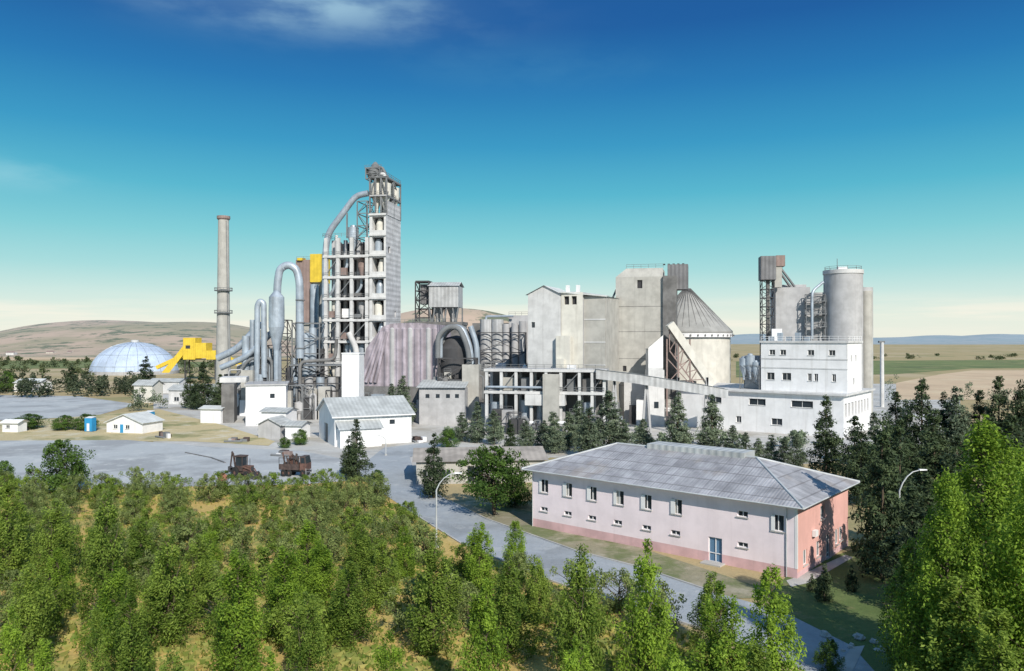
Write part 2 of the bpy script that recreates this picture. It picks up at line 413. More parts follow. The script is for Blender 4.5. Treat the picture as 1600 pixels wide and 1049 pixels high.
# ------------------------------------------------------------------ pink house
def pink_house():
    A = Asm('pink_two_storey_building', xy=(27.3, 73.6), r=40.1)
    Lf, Dp, H = 32.4, 15.7, 6.95
    fx = lambda px: -A.X(px)  # distance from near corner
    ops = []
    for px in (850, 887, 925, 967, 1010, 1057):
        c = Lf-fx(px); ops.append((c-.62, c+.62, 4.35, 5.95))
    c = Lf-fx(1160); ops.append((c-.55, c+.55, 5.15, 5.75))
    c = Lf-fx(1215); ops.append((c-.6, c+.6, 4.3, 5.9))
    for px in (850, 887, 925, 965, 1010, 1055, 1160):
        c = Lf-fx(px); ops.append((c-.55, c+.55, 2.1, 2.6))
    c = Lf-fx(1117); ops.append((c-.75, c+.75, .05, 2.6, M['door']))
    A.wall('front_wall_plinth', M['pinkb'], (-Lf, 0), (1, 0), Lf, 0, 1.0, ops, .22, M['glass'], 'windows', M['frame'])
    A.wall('front_wall', M['pinkw'], (-Lf, 0), (1, 0), Lf, 1.0, H, ops, .22, M['glass'], 'windows', M['frame'])
    # casement shutters standing slightly open + curtains
    for i, q in enumerate(ops[:6]+[ops[7]]):
        x = -Lf+q[0]
        A.box('window_leaves', M['frame'], x-.02, x+(.5 if i % 3 else .35), -.14, -.09, q[2]+.02, q[3]-.02)
        if i % 2: A.box('curtains', M['curtain'], x+.08, x+.55, .195, .21, q[2]+.08, q[3]-.08)
    eo = []
    for a, b, z0, z1 in ((1.6, 2.7, .9, 2.4), (5.4, 6.5, .9, 2.5), (8.4, 9.6, .1, 2.6), (11.2, 12.4, .9, 2.6), (6.6, 7.9, 4.5, 5.9), (12.6, 13.8, 1.1, 2.6)):
        eo.append((a, b, z0, z1))
    A.wall('end_wall_plinth', M['pinkb'], (0, 0), (0, 1), Dp, 0, .6, eo, .22, M['glass'], 'windows', M['frame'])
    A.wall('end_wall', M['salmon'], (0, 0), (0, 1), Dp, .6, H, eo, .22, M['glass'], 'windows', M['frame'])
    A.wall('back_wall', M['pinkw'], (0, Dp), (-1, 0), Lf, 0, H)
    A.wall('far_end_wall', M['salmon'], (-Lf, Dp), (0, -1), Dp, 0, H)
    A.box('corner_strip', M['frame'], -.22, .03, -.03, .12, .98, H-.01)
    # roof
    o = .95; x0, x1, y0, y1 = -Lf-o, o, -o, Dp+o; zr = 10.0; ze = H+.02; hp = 8.2; ym = Dp/2
    rA, rB = (x0+hp, ym, zr), (x1-hp, ym, zr)
    z2 = ze+.12
    A.face('roof', M['pr_x'], [(x0, y0, z2), (x1, y0, z2), rB, rA]); A.face('roof', M['pr_x'], [(x1, y1, z2), (x0, y1, z2), rA, rB])
    A.face('roof', M['pr_y'], [(x1, y0, z2), (x1, y1, z2), rB]); A.face('roof', M['pr_y'], [(x0, y1, z2), (x0, y0, z2), rA])
    A.face('soffit', M['frame'], [(x0, y0, ze-.02), (x0, y1, ze-.02), (x1, y1, ze-.02), (x1, y0, ze-.02)])
    for a, b in (((x0, y0), (x1, y0)), ((x1, y0), (x1, y1)), ((x1, y1), (x0, y1)), ((x0, y1), (x0, y0))):
        A.face('fascia', M['lampm'], [(*a, ze-.02), (*b, ze-.02), (*b, z2), (*a, z2)])
        A.tube('gutter', M['lampm'], [(*a, z2-.08), (*b, z2-.08)], .08, 6)
    for a, b in ((rA, rB), ((x0, y0, z2), rA), ((x1, y0, z2), rB), ((x1, y1, z2), rB), ((x0, y1, z2), rA)):
        A.tube('ridge_caps', M['lampm'], [a, b], .13, 6)
    A.box('ridge_vent', M['roofg'], rA[0]+4.5, rB[0]-1.2, ym-.5, ym+2.4, zr-.8, zr+.42)
    for x in (-Lf+.1, -1):
        A.tube('downpipes', M['lampm'], [(x, -.1, 0), (x, -.1, ze)], .05, 6)
    A.box('door_step', M['kerb'], -Lf+c-1.1, -Lf+c+1.1, -1.2, -.003, 0, .14)
    A.box('outdoor_unit', M['frame'], .05, .4, 4.0, 4.8, 3.3, 3.9)
    A.done()
pink_house()

# ------------------------------------------------------------------ tower
def preheater():
    A = Asm('preheater_tower', 603, 236, 10.7)
    W = -A.X(577); dep = A.Y(626)
    zt = A.Z(335)
    lv = [A.Z(p) for p in (600, 568, 534, 500, 466, 432, 399, 367)]+[zt]
    ops = []
    for a, b in zip(lv[:-1], lv[1:]): ops.append((.9, W-.7, a+1.5, b-.6))
    A.wall('front_bays', M['conc_l'], (-W, 0), (1, 0), W, 0, zt, ops, 4.5, M['inside'], 'bay_interior')  # flat near-black backing, shade of the bay depth put into its colour
    so = [(2, 4.0, lv[6]+1, lv[6]+3), (8, 9.2, lv[3]+1, lv[3]+3)]
    A.wall('side_cladding', M['siding'], (0, 0), (0, 1), dep, 0, zt, so, .5, M['inside'])
    A.wall('back_wall', M['conc'], (0, dep), (-1, 0), W+13, 0, A.Z(368), )
    A.wall('back_wall', M['conc'], (0, dep), (-1, 0), W, A.Z(368), zt)
    A.wall('inner_wall', M['conc'], (-W, dep), (0, -1), dep, 0, zt)
    A.face('roof_slab', M['conc'], [(-W, 0, zt), (0, 0, zt), (0, dep, zt), (-W, dep, zt)])
    for z in lv: 
        A.box('floor_slabs', M['conc_l'], -W-.1, .12, -.5, -.004, z-.25, z+.35)
    for i, z in enumerate(lv[1:]):
        x = -W*.5; A.lathe('cyclones', M['beige_l'] if i % 2 else M['duct'], x+(i % 3-1)*.5, 2.2, [(1.2, z-5.5), (1.2, z-2-(i % 3)*.7), (.6, z-1)], 16)
    # left open frame section
    xl, xr = A.X(509), A.X(573)
    ztl = A.Z(370); cols = [xl, A.X(528), A.X(549), xr]
    lvl = [z for z in lv if z <= ztl+.5]
    for x in cols:
        for y in (.3, 6, 11): A.box('columns', M['conc_l'] if y < 1 else M['conc'], x-.5, x+.5, y-.5, y+.5, 0, ztl)
    for z in lvl:
        A.box('floor_slabs', M['conc_l'], xl-.9, xr+.8, -.4, 12, z-.45, z+.3)
        A.rail('railings', M['steel'], [(xl-.9, -.35), (xr+.8, -.35)], z+.3, w=.07)
    A.box('bay_shade_panel', M['inside'], xl, xr, 6.6, 6.9, 0, ztl-1)  # near-black panel added so its colour gives the bays deeper shade
    rng = random.Random(3)
    for i, z in enumerate(lvl[1:]):
        for j in range(3):
            x = (cols[j]+cols[j+1])/2; q = rng.random()
            if q < .45: cyclone(A, 'cyclones', M[rng.choice(['duct', 'beige_l', 'conc', 'brown'])], x, 2.6, z-1.0, rng.uniform(.9, 1.4))
            elif q < .65: A.box('bay_panels', M['conc'] if q < .6 else M['white'], cols[j]+.6, cols[j+1]-.6, 1.6, 2.0, z-5.9, z-rng.uniform(2.5, 4.5))
            elif q < .85: A.tube('pipes', M['duct'], [(cols[j]+.5, 2, z-5.5), (x, 2, z-3), (x, 2, z-.4)], .45, 10, 1)
            else: A.beam('braces', M['steel'], (cols[j], .3, z-5.6), (cols[j+1], .3, z-.4), .3)
            if rng.random() < .5: A.box('small_equipment', M[rng.choice(['steel', 'conc_d', 'brown'])], cols[j]+.7, x+.3, .6, 1.6, z-5.9, z-rng.uniform(3, 5))
    A.tube('pipes', M['conc_l'], [(xl+3, 1.2, 0), (xl+3, 1.2, ztl+1)], .45)
    # things on the roof of the left section
    cyclone(A, 'cyclones', M['duct'], A.X(546), 3, A.Z(352), 1.7)
    A.rail('railings', M['steel'], [(xl-.9, 11), (xl-.9, -.3), (xr, -.3)], ztl+.3)
    A.lattice('steel_frame', M['steel'], A.X(556), A.X(572), 1, 9, ztl, A.Z(312), 3, .3)
    # upper open steel frame
    zr = A.Z(276); zm = A.Z(305)
    xx = [-W, -W*.66, -W*.33, 0]
    for z0, z1 in ((zt, zm), (zm, zr)):
        for x in xx:
            for y in (.4, dep*.5, dep-.4): A.beam('steel_frame', M['steel'], (x, y, z0), (x, y, z1), .45)
        for y in (.4, dep-.4): A.beam('steel_frame', M['steel'], (xx[0], y, z1), (xx[-1], y, z1), .55)
        for x in (xx[0], xx[-1]): A.beam('steel_frame', M['steel'], (x, .4, z1), (x, dep-.4, z1), .55)
        A.beam('steel_frame', M['steel'], (xx[0], .4, z0), (xx[1], .4, z1), .28); A.beam('steel_frame', M['steel'], (xx[3], .4, z0), (xx[2], .4, z1), .28)
        A.beam('steel_frame', M['steel'], (0, .4, z0), (0, dep*.5, z1), .3)
        A.beam('steel_frame', M['steel'], (0, dep*.5, z1), (0, dep-.4, z0), .3)
    A.box('floor_slabs', M['conc'], -W, .1, 0, dep, zm-.2, zm+.2)
    A.box('side_panel', M['siding'], -.02, .2, 1, dep-1, zt, zm-1.5)
    for x in (-W*.75, -W*.27):
        for y in (3, dep-3.2): cyclone(A, 'top_cyclones', M['beige_l'], x, y, zr-1.5, 1.9)
    A.tube('pipes', M['conc_l'], [(-W*.75, 3, zr-1), (-W*.75, 3, zr+1.5), (-W*.27, 3, zr+1.5), (-W*.27, 3, zr-1)], .6, 12, 1)
    for z in (zm+.2, zr+.2, zt+.1): A.rail('railings', M['steel'], [(-W, dep), (-W, 0), (0, 0), (0, dep)], z, 1.2, .09)
    A.box('top_platform', M['steel'], -W-.3, .2, 0, dep, zr, zr+.25)
    # head house at the top
    ztop = A.Z(247); xc = A.X(578)
    A.lattice('steel_frame', M['steel'], xc-2.2, xc+2.4, 2, 7, zr, zr+(ztop-zr)*.6, 2, .3)
    A.lathe('head_hood', M['steel'], xc, 4.5, [(2.4, zr+1.0), (2.6, zr+3.2), (1.2, zr+4.4), (1.2, ztop-1), (.4, ztop), (.01, ztop)], 16)
    A.box('head_hood', M['steel_d'], xc-2.6, xc+1.2, 2.5, 6.5, zr+2.2, zr+3.2)
    A.tube('pipes', M['steel'], [(xc, 4.5, ztop-1), (xc+2.4, 4.5, ztop-2), (xc+4.2, 4.5, zr+.2)], .45, 8)
    A.rail('railings', M['steel'], [(xc-2.6, 2.2), (xc+2.8, 2.2)], zr+3.2, 1.1, .09)
    # downcomer duct
    y = 1.0
    pts = [(A.X(575, y), y, A.Z(300)), (A.X(556, y), y, A.Z(303)), (A.X(512, y), y, A.Z(362)), (A.X(508, y), y, A.Z(395)), (A.X(508, y), y, A.Z(585))]
    A.tube('downcomer_duct', M['duct'], pts, [.95, .95, 1.0, 1.0, 1.0], 16, 3)
    A.beam('steel_frame', M['steel'], (A.X(540), y, A.Z(330)), (A.X(540), y, ztl), .4)
    A.tube('side_pipe', M['conc_l'], [(A.X(560), -1.6, A.Z(600)), (A.X(560), -1.6, A.Z(545)), (A.X(548), -1.6, A.Z(520))], .9, 12, 2)
    A.done()
preheater()

# ------------------------------------------------------------------ chimney
A = Asm('chimney', 349, 300)
zt = A.Z(338); r = 2.0
A.lathe('shaft', M['conc_b'], 0, 0, [(3.0, 0), (2.4, A.Z(490)), (2.0, zt-1.5)], 28)
A.lathe('rim', M['brown'], 0, 0, [(2.05, zt-1.5), (2.5, zt-1.0), (2.5, zt), (1.6, zt), (1.6, zt-3)], 28)
for p in (455, 490):
    z = A.Z(p); A.lathe('platforms', M['steel'], 0, 0, [(2.3, z), (3.4, z), (3.4, z+.3), (2.3, z+.3)], 20)
    for i in range(16):
        a = i*math.pi/8; A.beam('platforms', M['steel'], (3.3*math.cos(a), 3.3*math.sin(a), z), (3.3*math.cos(a), 3.3*math.sin(a), z+1.2), .1)
    A.lathe('platforms', M['steel'], 0, 0, [(3.25, z+1.1), (3.4, z+1.1), (3.4, z+1.25), (3.25, z+1.25), (3.25, z+1.1)], 20)
A.beam('ladder', M['steel'], (2.6, -1.2, 2), (1.6, -1.6, zt-2), .2)
A.done()

# ------------------------------------------------------------------ ducts left of the tower
def ducts():
    A = Asm('process_ductwork', 440, 232)
    y = 0
    P = lambda px, py, yy=0: (A.X(px, yy), yy, A.Z(py, 0, yy))
    A.tube('loop_duct', M['duct'], [P(434, 600), P(433, 445), P(437, 420), P(450, 413), P(463, 420), P(468, 440), P(469, 560)], [1.15]*7, 18, 3)
    for py in (470, 505, 545):
        for px in (433.5, 469):
            q = P(px, py); A.lathe('duct_flanges', M['steel'], q[0], q[1], [(1.16, q[2]), (1.4, q[2]), (1.4, q[2]+.3), (1.16, q[2]+.3)], 18)
    q = P(434, 470, -1); A.lathe('cyclone', M['duct'], q[0], -2.2, [(.6, q[2]+3), (2.2, q[2]+1), (2.3, q[2]-3), (2.3, q[2]-8), (.8, q[2]-15), (.8, 3)], 24)
    A.tube('small_duct', M['duct'], [P(402, 600), P(402, 478), P(406, 470), P(412, 474), P(413, 590)], .85, 14, 1.5)
    A.tube('small_duct', M['duct'], [P(395, 600, 4), P(395, 500, 4)], .9, 14)
    A.tube('incline_duct', M['duct'], [P(340, 560, 5), P(372, 545, 5), P(408, 505, 5)], 1.1, 14, 3)
    A.tube('incline_duct', M['duct'], [P(345, 575, 2), P(385, 558, 2), P(425, 520, 2), P(440, 500, 2)], .9, 14, 3)
    A.tube('pipe', M['steel'], [P(360, 600, 1), P(390, 560, 1), P(425, 560, 1), P(425, 610, 1)], .5, 10, 2)
    A.lattice('support_frame', M['steel_d'], A.X(425), A.X(446), 2, 7, 0, A.Z(500), 7, .3)
    A.lattice('support_frame', M['steel_d'], A.X(395), A.X(416), 2, 7, 0, A.Z(540), 5, .3)
    A.lattice('support_frame', M['steel'], A.X(455), A.X(498), 1, 9, 0, A.Z(505), 6, .35)
    for i, (pl, pr, pt) in enumerate(((446, 470, 575), (470, 505, 545), (370, 395, 570), (350, 372, 585))):
        A.pbox('equipment', [M['conc_d'], M['steel_d'], M['conc'], M['conc_d']][i], pl, pr, pt, None, 5+i*.5, 6)
    for px, pt in ((478, 520), (489, 512), (460, 560), (384, 525), (420, 545)):
        A.cyl('vessels', M['duct'], A.X(px, 3), 3, 8, A.Z(pt), 1.1, seg=16)
    A.clutter(A.X(355), A.X(450), -1, 4, 14, 30, 4)
    A.done()
    # equipment low band under tower
    A = Asm('raw_mill_equipment', 500, 222)
    A.lattice('support_frame', M['steel_d'], A.X(452), A.X(533), 0, 7, 0, A.Z(572), 3, .4)
    A.box('deck', M['steel'], A.X(452), A.X(533), -.5, 7.5, A.Z(572), A.Z(572)+.4)
    A.rail('railings', M['steel'], [(A.X(452), -.4), (A.X(533), -.4)], A.Z(572)+.4)
    A.pbox('mill_house', M['conc_d'], 455, 530, 590, None, 3, 6)
    for px in (462, 480, 498, 516): A.cyl('vessels', M['duct'] if px % 4 else M['conc'], A.X(px), 2.0, A.Z(640), A.Z(590), 1.2, seg=16)
    A.tube('pipe', M['conc_d'], [(A.X(470), -1, 3), (A.X(470), -1, A.Z(565)), (A.X(525), -1, A.Z(562)), (A.X(527), -1, A.Z(530))], .5, 10, 2)
    A.clutter(A.X(452), A.X(560), -5, -1, 10, 26, 6)
    A.done()
ducts()

A = Asm('filter_house', 486, 262, 8)
A.pbox('brown_block', M['brown'], 462, 486, 406, 505, .5, 9)
A.pbox('yellow_block', M['yellow'], 484.2, 502, 397, 441, 0, 8)
A.pbox('grey_shaft', M['conc_b'], 472, 501, 441.5, 545, 1, 8)
A.cyl('vessel', M['duct'], A.X(493), -1.0, A.Z(560), A.Z(445), 1.4, seg=16)
A.lattice('steel_frame', M['steel'], A.X(462), A.X(501), 0, 10, 0, A.Z(505), 5, .4)
A.pbox('yellow_cabin', M['yellow'], 464, 472, 403, 407, -.3, 3)
A.rail('railings', M['steel'], [(A.X(462), .6), (A.X(484), .6)], A.Z(405.8))
A.done()

# ------------------------------------------------------------------ mauve corrugated mill building
def mauve():
    A = Asm('corrugated_mill_hall', 640, 218, 8)
    xl0, xl1 = A.X(560), A.X(597); xr = A.X(682); zt = A.Z(511); zb = 0
    dep = 18
    prof = [(xl0, 0), (xl0+.3, A.Z(600)), (A.X(572), A.Z(545)), (xl1, zt), (A.X(610), zt+.9), (A.X(640), zt+1.3), (xr, zt+.6), (xr+.4, A.Z(545)), (xr+.4, 0)]
    for (a, b), (c, d) in zip(prof[:-1], prof[1:]):
        A.face('side_cladding', M['sheet'], [(a, 0, b), (a, dep, b), (c, dep, d), (c, 0, d)])
    A.face('front_cladding', M['sheet'], [(x, 0, z) for x, z in prof][::-1])
    n = 9
    for i in range(n):
        x = xl1+(xr-xl1)*(i+.1)/n
        A.lathe('ribs', M['conc'] if i % 3 == 1 else M['sheet'], x+1, .4, [(.8, A.Z(604)), (.8, zt-.6), (.01, zt+.3)], 12)
    for i in range(4):
        t0 = (A.X(566+i*7), -.3, A.Z(598)); t1 = (A.X(596+i*3), -.3, A.Z(518))
        A.tube('ribs', M['sheet'], [t0, t1], .5, 8)
    A.box('lower_wall', M['conc_d'], xl0-.5, xr+1, -1.2, -.62, 0, A.Z(604))
    A.rail('railings', M['steel'], [(xl1, -.5), (xr, -.5)], zt+1.0)
    A.clutter(A.X(575), A.X(690), -6, -2, 8, 22, 12)
    A.done()
    A = Asm('kiln_arch_ducts', 712, 214, 5)
    P = lambda px, py, yy=0: (A.X(px, yy), yy, A.Z(py, 0, yy))
    A.pbox('dark_house', M['conc_d'], 683, 745, 543, None, 6, 8)
    for r_, y, px in ((.75, 0, 0), (.7, 1.9, 4), (.7, 4, 8)):
        A.tube('arch_duct', M['duct'] if px == 4 else M['steel'], [P(684+px, 560, y), P(684+px, 525, y), P(700+px, 510, y), P(718+px, 512, y), P(732+px, 545, y), P(734+px, 585, y)], r_, 14, 4)
    A.lathe('kiln_drum', M['steel_d'], P(708, 0)[0], 6, [(5.2, A.Z(592)), (5.2, A.Z(545)), (3.2, A.Z(528)), (.01, A.Z(524))], 24)
    A.pbox('conc_block', M['conc_b'], 722, 748, 570, None, -2, 6)
    A.tube('pipe', M['duct'], [P(735, 510, 3), P(745, 540, 3), P(745, 575, 3)], .8, 12, 2)
    A.pbox('grey_shed', M['conc'], 655, 726, 607, None, -8, 7)
    for px in (668, 684, 700, 714): A.pbox('shed_windows', M['glass'], px-3, px+3, 616, 622, -8.05, .04)
    A.face('shed_roof', M['roofg'], [(A.X(651, -8), -8.8, A.Z(606, 0, -8)), (A.X(728, -8), -8.8, A.Z(606, 0, -8)), (A.X(728, -8), 0, A.Z(596, 0, -8)), (A.X(651, -8), 0, A.Z(596, 0, -8))])
    A.lattice('support_frame', M['steel_d'], A.X(686), A.X(745), -1.5, 1.5, 0, A.Z(560), 3, .4)
    A.clutter(A.X(684), A.X(760), -1, 4, 15, 34, 31)
    A.done()
mauve()

# ------------------------------------------------------------------ small head house on splayed legs
def headhouse():
    A = Asm('elevator_head_house', 690, 258, 6)
    x0, x1 = A.X(670), A.X(716); zt = A.Z(447); zb = A.Z(480)
    A.box('cladding', M['grey_c'], x0, x1, 0, 9, zb, zt)
    A.face('roof', M['roofg'], [(x0-.5, -.5, zt), (x1+.5, -.5, zt), (x1+.3, 4.5, zt+1.6), (x0-.3, 4.5, zt+1.6)])
    A.face('roof', M['roofg'], [(x1+.5, 9.5, zt), (x0-.5, 9.5, zt), (x0-.3, 4.5, zt+1.6), (x1+.3, 4.5, zt+1.6)])
    n = 6
    for i in range(n):
        x = x0+(x1-x0)*i/(n-1)
        A.beam('legs', M['steel'], (x, .5, zb), (x+(-1 if i % 2 else 1), .5, A.Z(508)), .45); A.beam('legs', M['steel'], (x, 8, zb), (x, 8, A.Z(508)), .45)
    A.lathe('hoppers', M['conc'], (x0+x1)/2-2.5, 4, [(2.2, zb), (.8, zb-4), (.8, A.Z(508))], 12)
    A.lathe('hoppers', M['conc'], (x0+x1)/2+2.5, 4, [(2.2, zb), (.8, zb-4), (.8, A.Z(508))], 12)
    xa, xb = A.X(648), A.X(669)
    A.lattice('stair_tower', M['steel_d'], xa, xb, 1, 7, 0, A.Z(440), 14, .38)
    A.box('stair_panels', M['siding_d'], xa+1.2, xb-.3, 3, 6, A.Z(475), A.Z(443))
    A.box('stair_panels', M['steel_d'], xa, xb, 1, 7, A.Z(440), A.Z(438))
    A.pbox('deck', M['conc_d'], 645, 722, 503, 508, -1, 12)
    A.pbox('lower_building', M['conc_d'], 650, 722, 508.2, None, 0, 10)
    A.rail('railings', M['steel'], [(A.X(645), -.9), (A.X(722), -.9)], A.Z(503))
    A.done()
    A = Asm('grey_silo_block', 790, 242, 10)
    A.pbox('hall', M['conc'], 795, 835, 493, None, 4, 12)
    A.pbox('hall_low', M['conc_d'], 738, 798, 505, None, 8, 8)
    for px in (757, 775): 
        A.cyl('silos', M['grey_c'], A.X(px), 2.5, 0, A.Z(499), 1.95, seg=20)
    for px in (789, 803, 815): A.cyl('silos', M['conc'], A.X(px), 1.8, 0, A.Z(502+(px % 5)), 1.1, seg=16)
    A.tube('roof_pipe', M['duct'], [(A.X(757), 2.5, A.Z(499)), (A.X(757), 2.5, A.Z(494)), (A.X(800), 2.5, A.Z(494))], .35, 8, .5)
    A.rail('railings', M['steel'], [(A.X(795, 4), 4.1), (A.X(835, 4), 4.1)], A.Z(493, 0, 4))
    A.lattice('steel_frame', M['steel_d'], A.X(745), A.X(822), -2, 0, 0, A.Z(520), 4, .3)
    A.clutter(A.X(742), A.X(825), -5, -2.5, 16, 22, 17)
    A.done()
headhouse()

# ------------------------------------------------------------------ grey stepped building
def stepped():
    A = Asm('clinker_mill_building', 876, 204, 22)
    z_e = A.Z(459); xl = A.X(825); Wd = 13
    xm = xl/2
    A.wall('front_wall', M['conc_l'], (xl, 0), (1, 0), -xl, 0, z_e, [(1, 2.0, z_e-9, z_e-7.5)], .3, M['glass'])
    A.box('core', M['conc_l'], xl+.05, -.05, .4, Wd, 0, z_e-.02)
    zp = A.Z(446)
    A.face('gable', M['conc_l'], [(xl, 0, z_e), (0, 0, z_e), (xm, 0, zp)])
    A.face('roof', M['roofw'], [(xl-.6, -.5, z_e-.2), (xl-.6, Wd, z_e-.2), (xm, Wd, zp+.1), (xm, -.5, zp+.1)])
    A.face('roof', M['roofw'], [(.4, Wd, z_e-.2), (.4, -.5, z_e-.2), (xm, -.5, zp+.1), (xm, Wd, zp+.1)])
    x1 = A.X(948, 3)
    x2 = A.X(910, 0)
    zr = A.Z(457, 3)
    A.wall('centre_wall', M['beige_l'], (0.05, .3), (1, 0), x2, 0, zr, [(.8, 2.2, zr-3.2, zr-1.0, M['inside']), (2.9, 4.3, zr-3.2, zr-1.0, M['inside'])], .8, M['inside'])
    A.box('centre_core', M['conc'], .1, x2, 1.2, Wd, 0, zr-.02)
    A.wall('right_wall', M['conc_b'], (x2, 1.6), (1, 0), x1-x2, 0, zr-1, [(1.2, 2.0, 14, 15)], .3, M['glass'])
    A.box('right_core', M['conc_b'], x2+.01, x1, 2, Wd+3, 0, zr-1.02)
    A.face('roof_r', M['roofw'], [(-.3, -.4, zr+.3), (x1+.6, 1.2, zr-1.0), (x1+.6, Wd+3, zr-.6), (-.3, Wd+3, zr+1.2)])
    A.face('roof_r', M['roofw'], [(-.3, -.4, zr), (x1+.6, 1.2, zr-1.3), (x1+.6, 1.2, zr-1.0), (-.3, -.4, zr+.3)])
    A.box('step_block', M['beige_l'], -.8, A.X(893), -1.6, -.03, 0, A.Z(478)-8)
    A.box('step_block', M['beige_l'], -.5, A.X(885), -2.4, -1.61, 0, A.Z(478)-14)
    for px in (884, 900): A.box('roof_vents', M['white'], A.X(px, 4), A.X(px+4, 4), 4, 5.5, zr-.5, zr+2.2)
    for z in (10, 16, 22, 28): A.box('string_course', M['conc_l'], x2+.02, x1+.05, 1.5, 1.595, z, z+.35)
    A.done()
    # concrete frame in front
    A = Asm('concrete_frame_structure', 860, 190, 12)
    xs = [A.X(p) for p in (760, 783, 806, 830, 853, 876, 905, 925, 944)]
    zt = A.Z(577)
    zm = A.Z(612)
    for j, y in enumerate((0, 5.5)):
        for x in xs: A.box('columns', M['conc_l'] if j == 0 else M['conc'], x-.35, x+.35, y, y+.8, 0, zt)
    for i, z in enumerate((zm, zt)):
        A.box('beams', M['conc_l'], xs[0]-.6, xs[-1]+.6, -.2, .9, z-.7, z-.02); A.box('decks', M['conc'], xs[0]-.6, xs[-1]+.6, .9, 7, z-.4, z)
        A.rail('railings', M['steel'], [(xs[0], -.15), (xs[-1], -.15)], z, 1.1, .08)
    A.box('back_wall', M['conc_d'], xs[0], xs[-1], 7.05, 7.3, 0, zt-.5)
    A.pbox('block_left', M['conc_l'], 820, 882, 617, 634, -.9, 4); A.pbox('block_mid', M['conc_b'], 785, 805, 590, 612, 1.2, 3)
    A.pbox('cabin', M['white'], 886, 898, 571, 577, 1, 3)
    rng = random.Random(5)
    for i in range(7):
        x = (xs[i]+xs[i+1])/2
        if rng.random() < .7: A.cyl('vessels', M['duct'], x, 3, 0, zm-1.5-rng.random()*2, .9+rng.random()*.5, seg=14)
        if rng.random() < .7: A.box('equipment', [M['conc_d'], M['white'], M['steel']][i % 3], x-1, x+1, 2, 5, zm, zm+rng.uniform(1.5, 3.5))
    A.tube('pipe', M['duct'], [(xs[0], -.6, zm+1), (xs[4], -.6, zm+1), (xs[4], -.6, 2)], .3, 8, .6)
    A.pbox('front_block', M['conc_b'], 848, 873, 585, None, -1.6, 1.3)
    A.clutter(xs[0], xs[-1], -6, -2, 6, 24, 9)
    for i in range(8):
        if i % 2: A.beam('braces', M['steel'], (xs[i], .3, zm), (xs[i+1], .3, zt-.6), .2)
    A.done()
stepped()

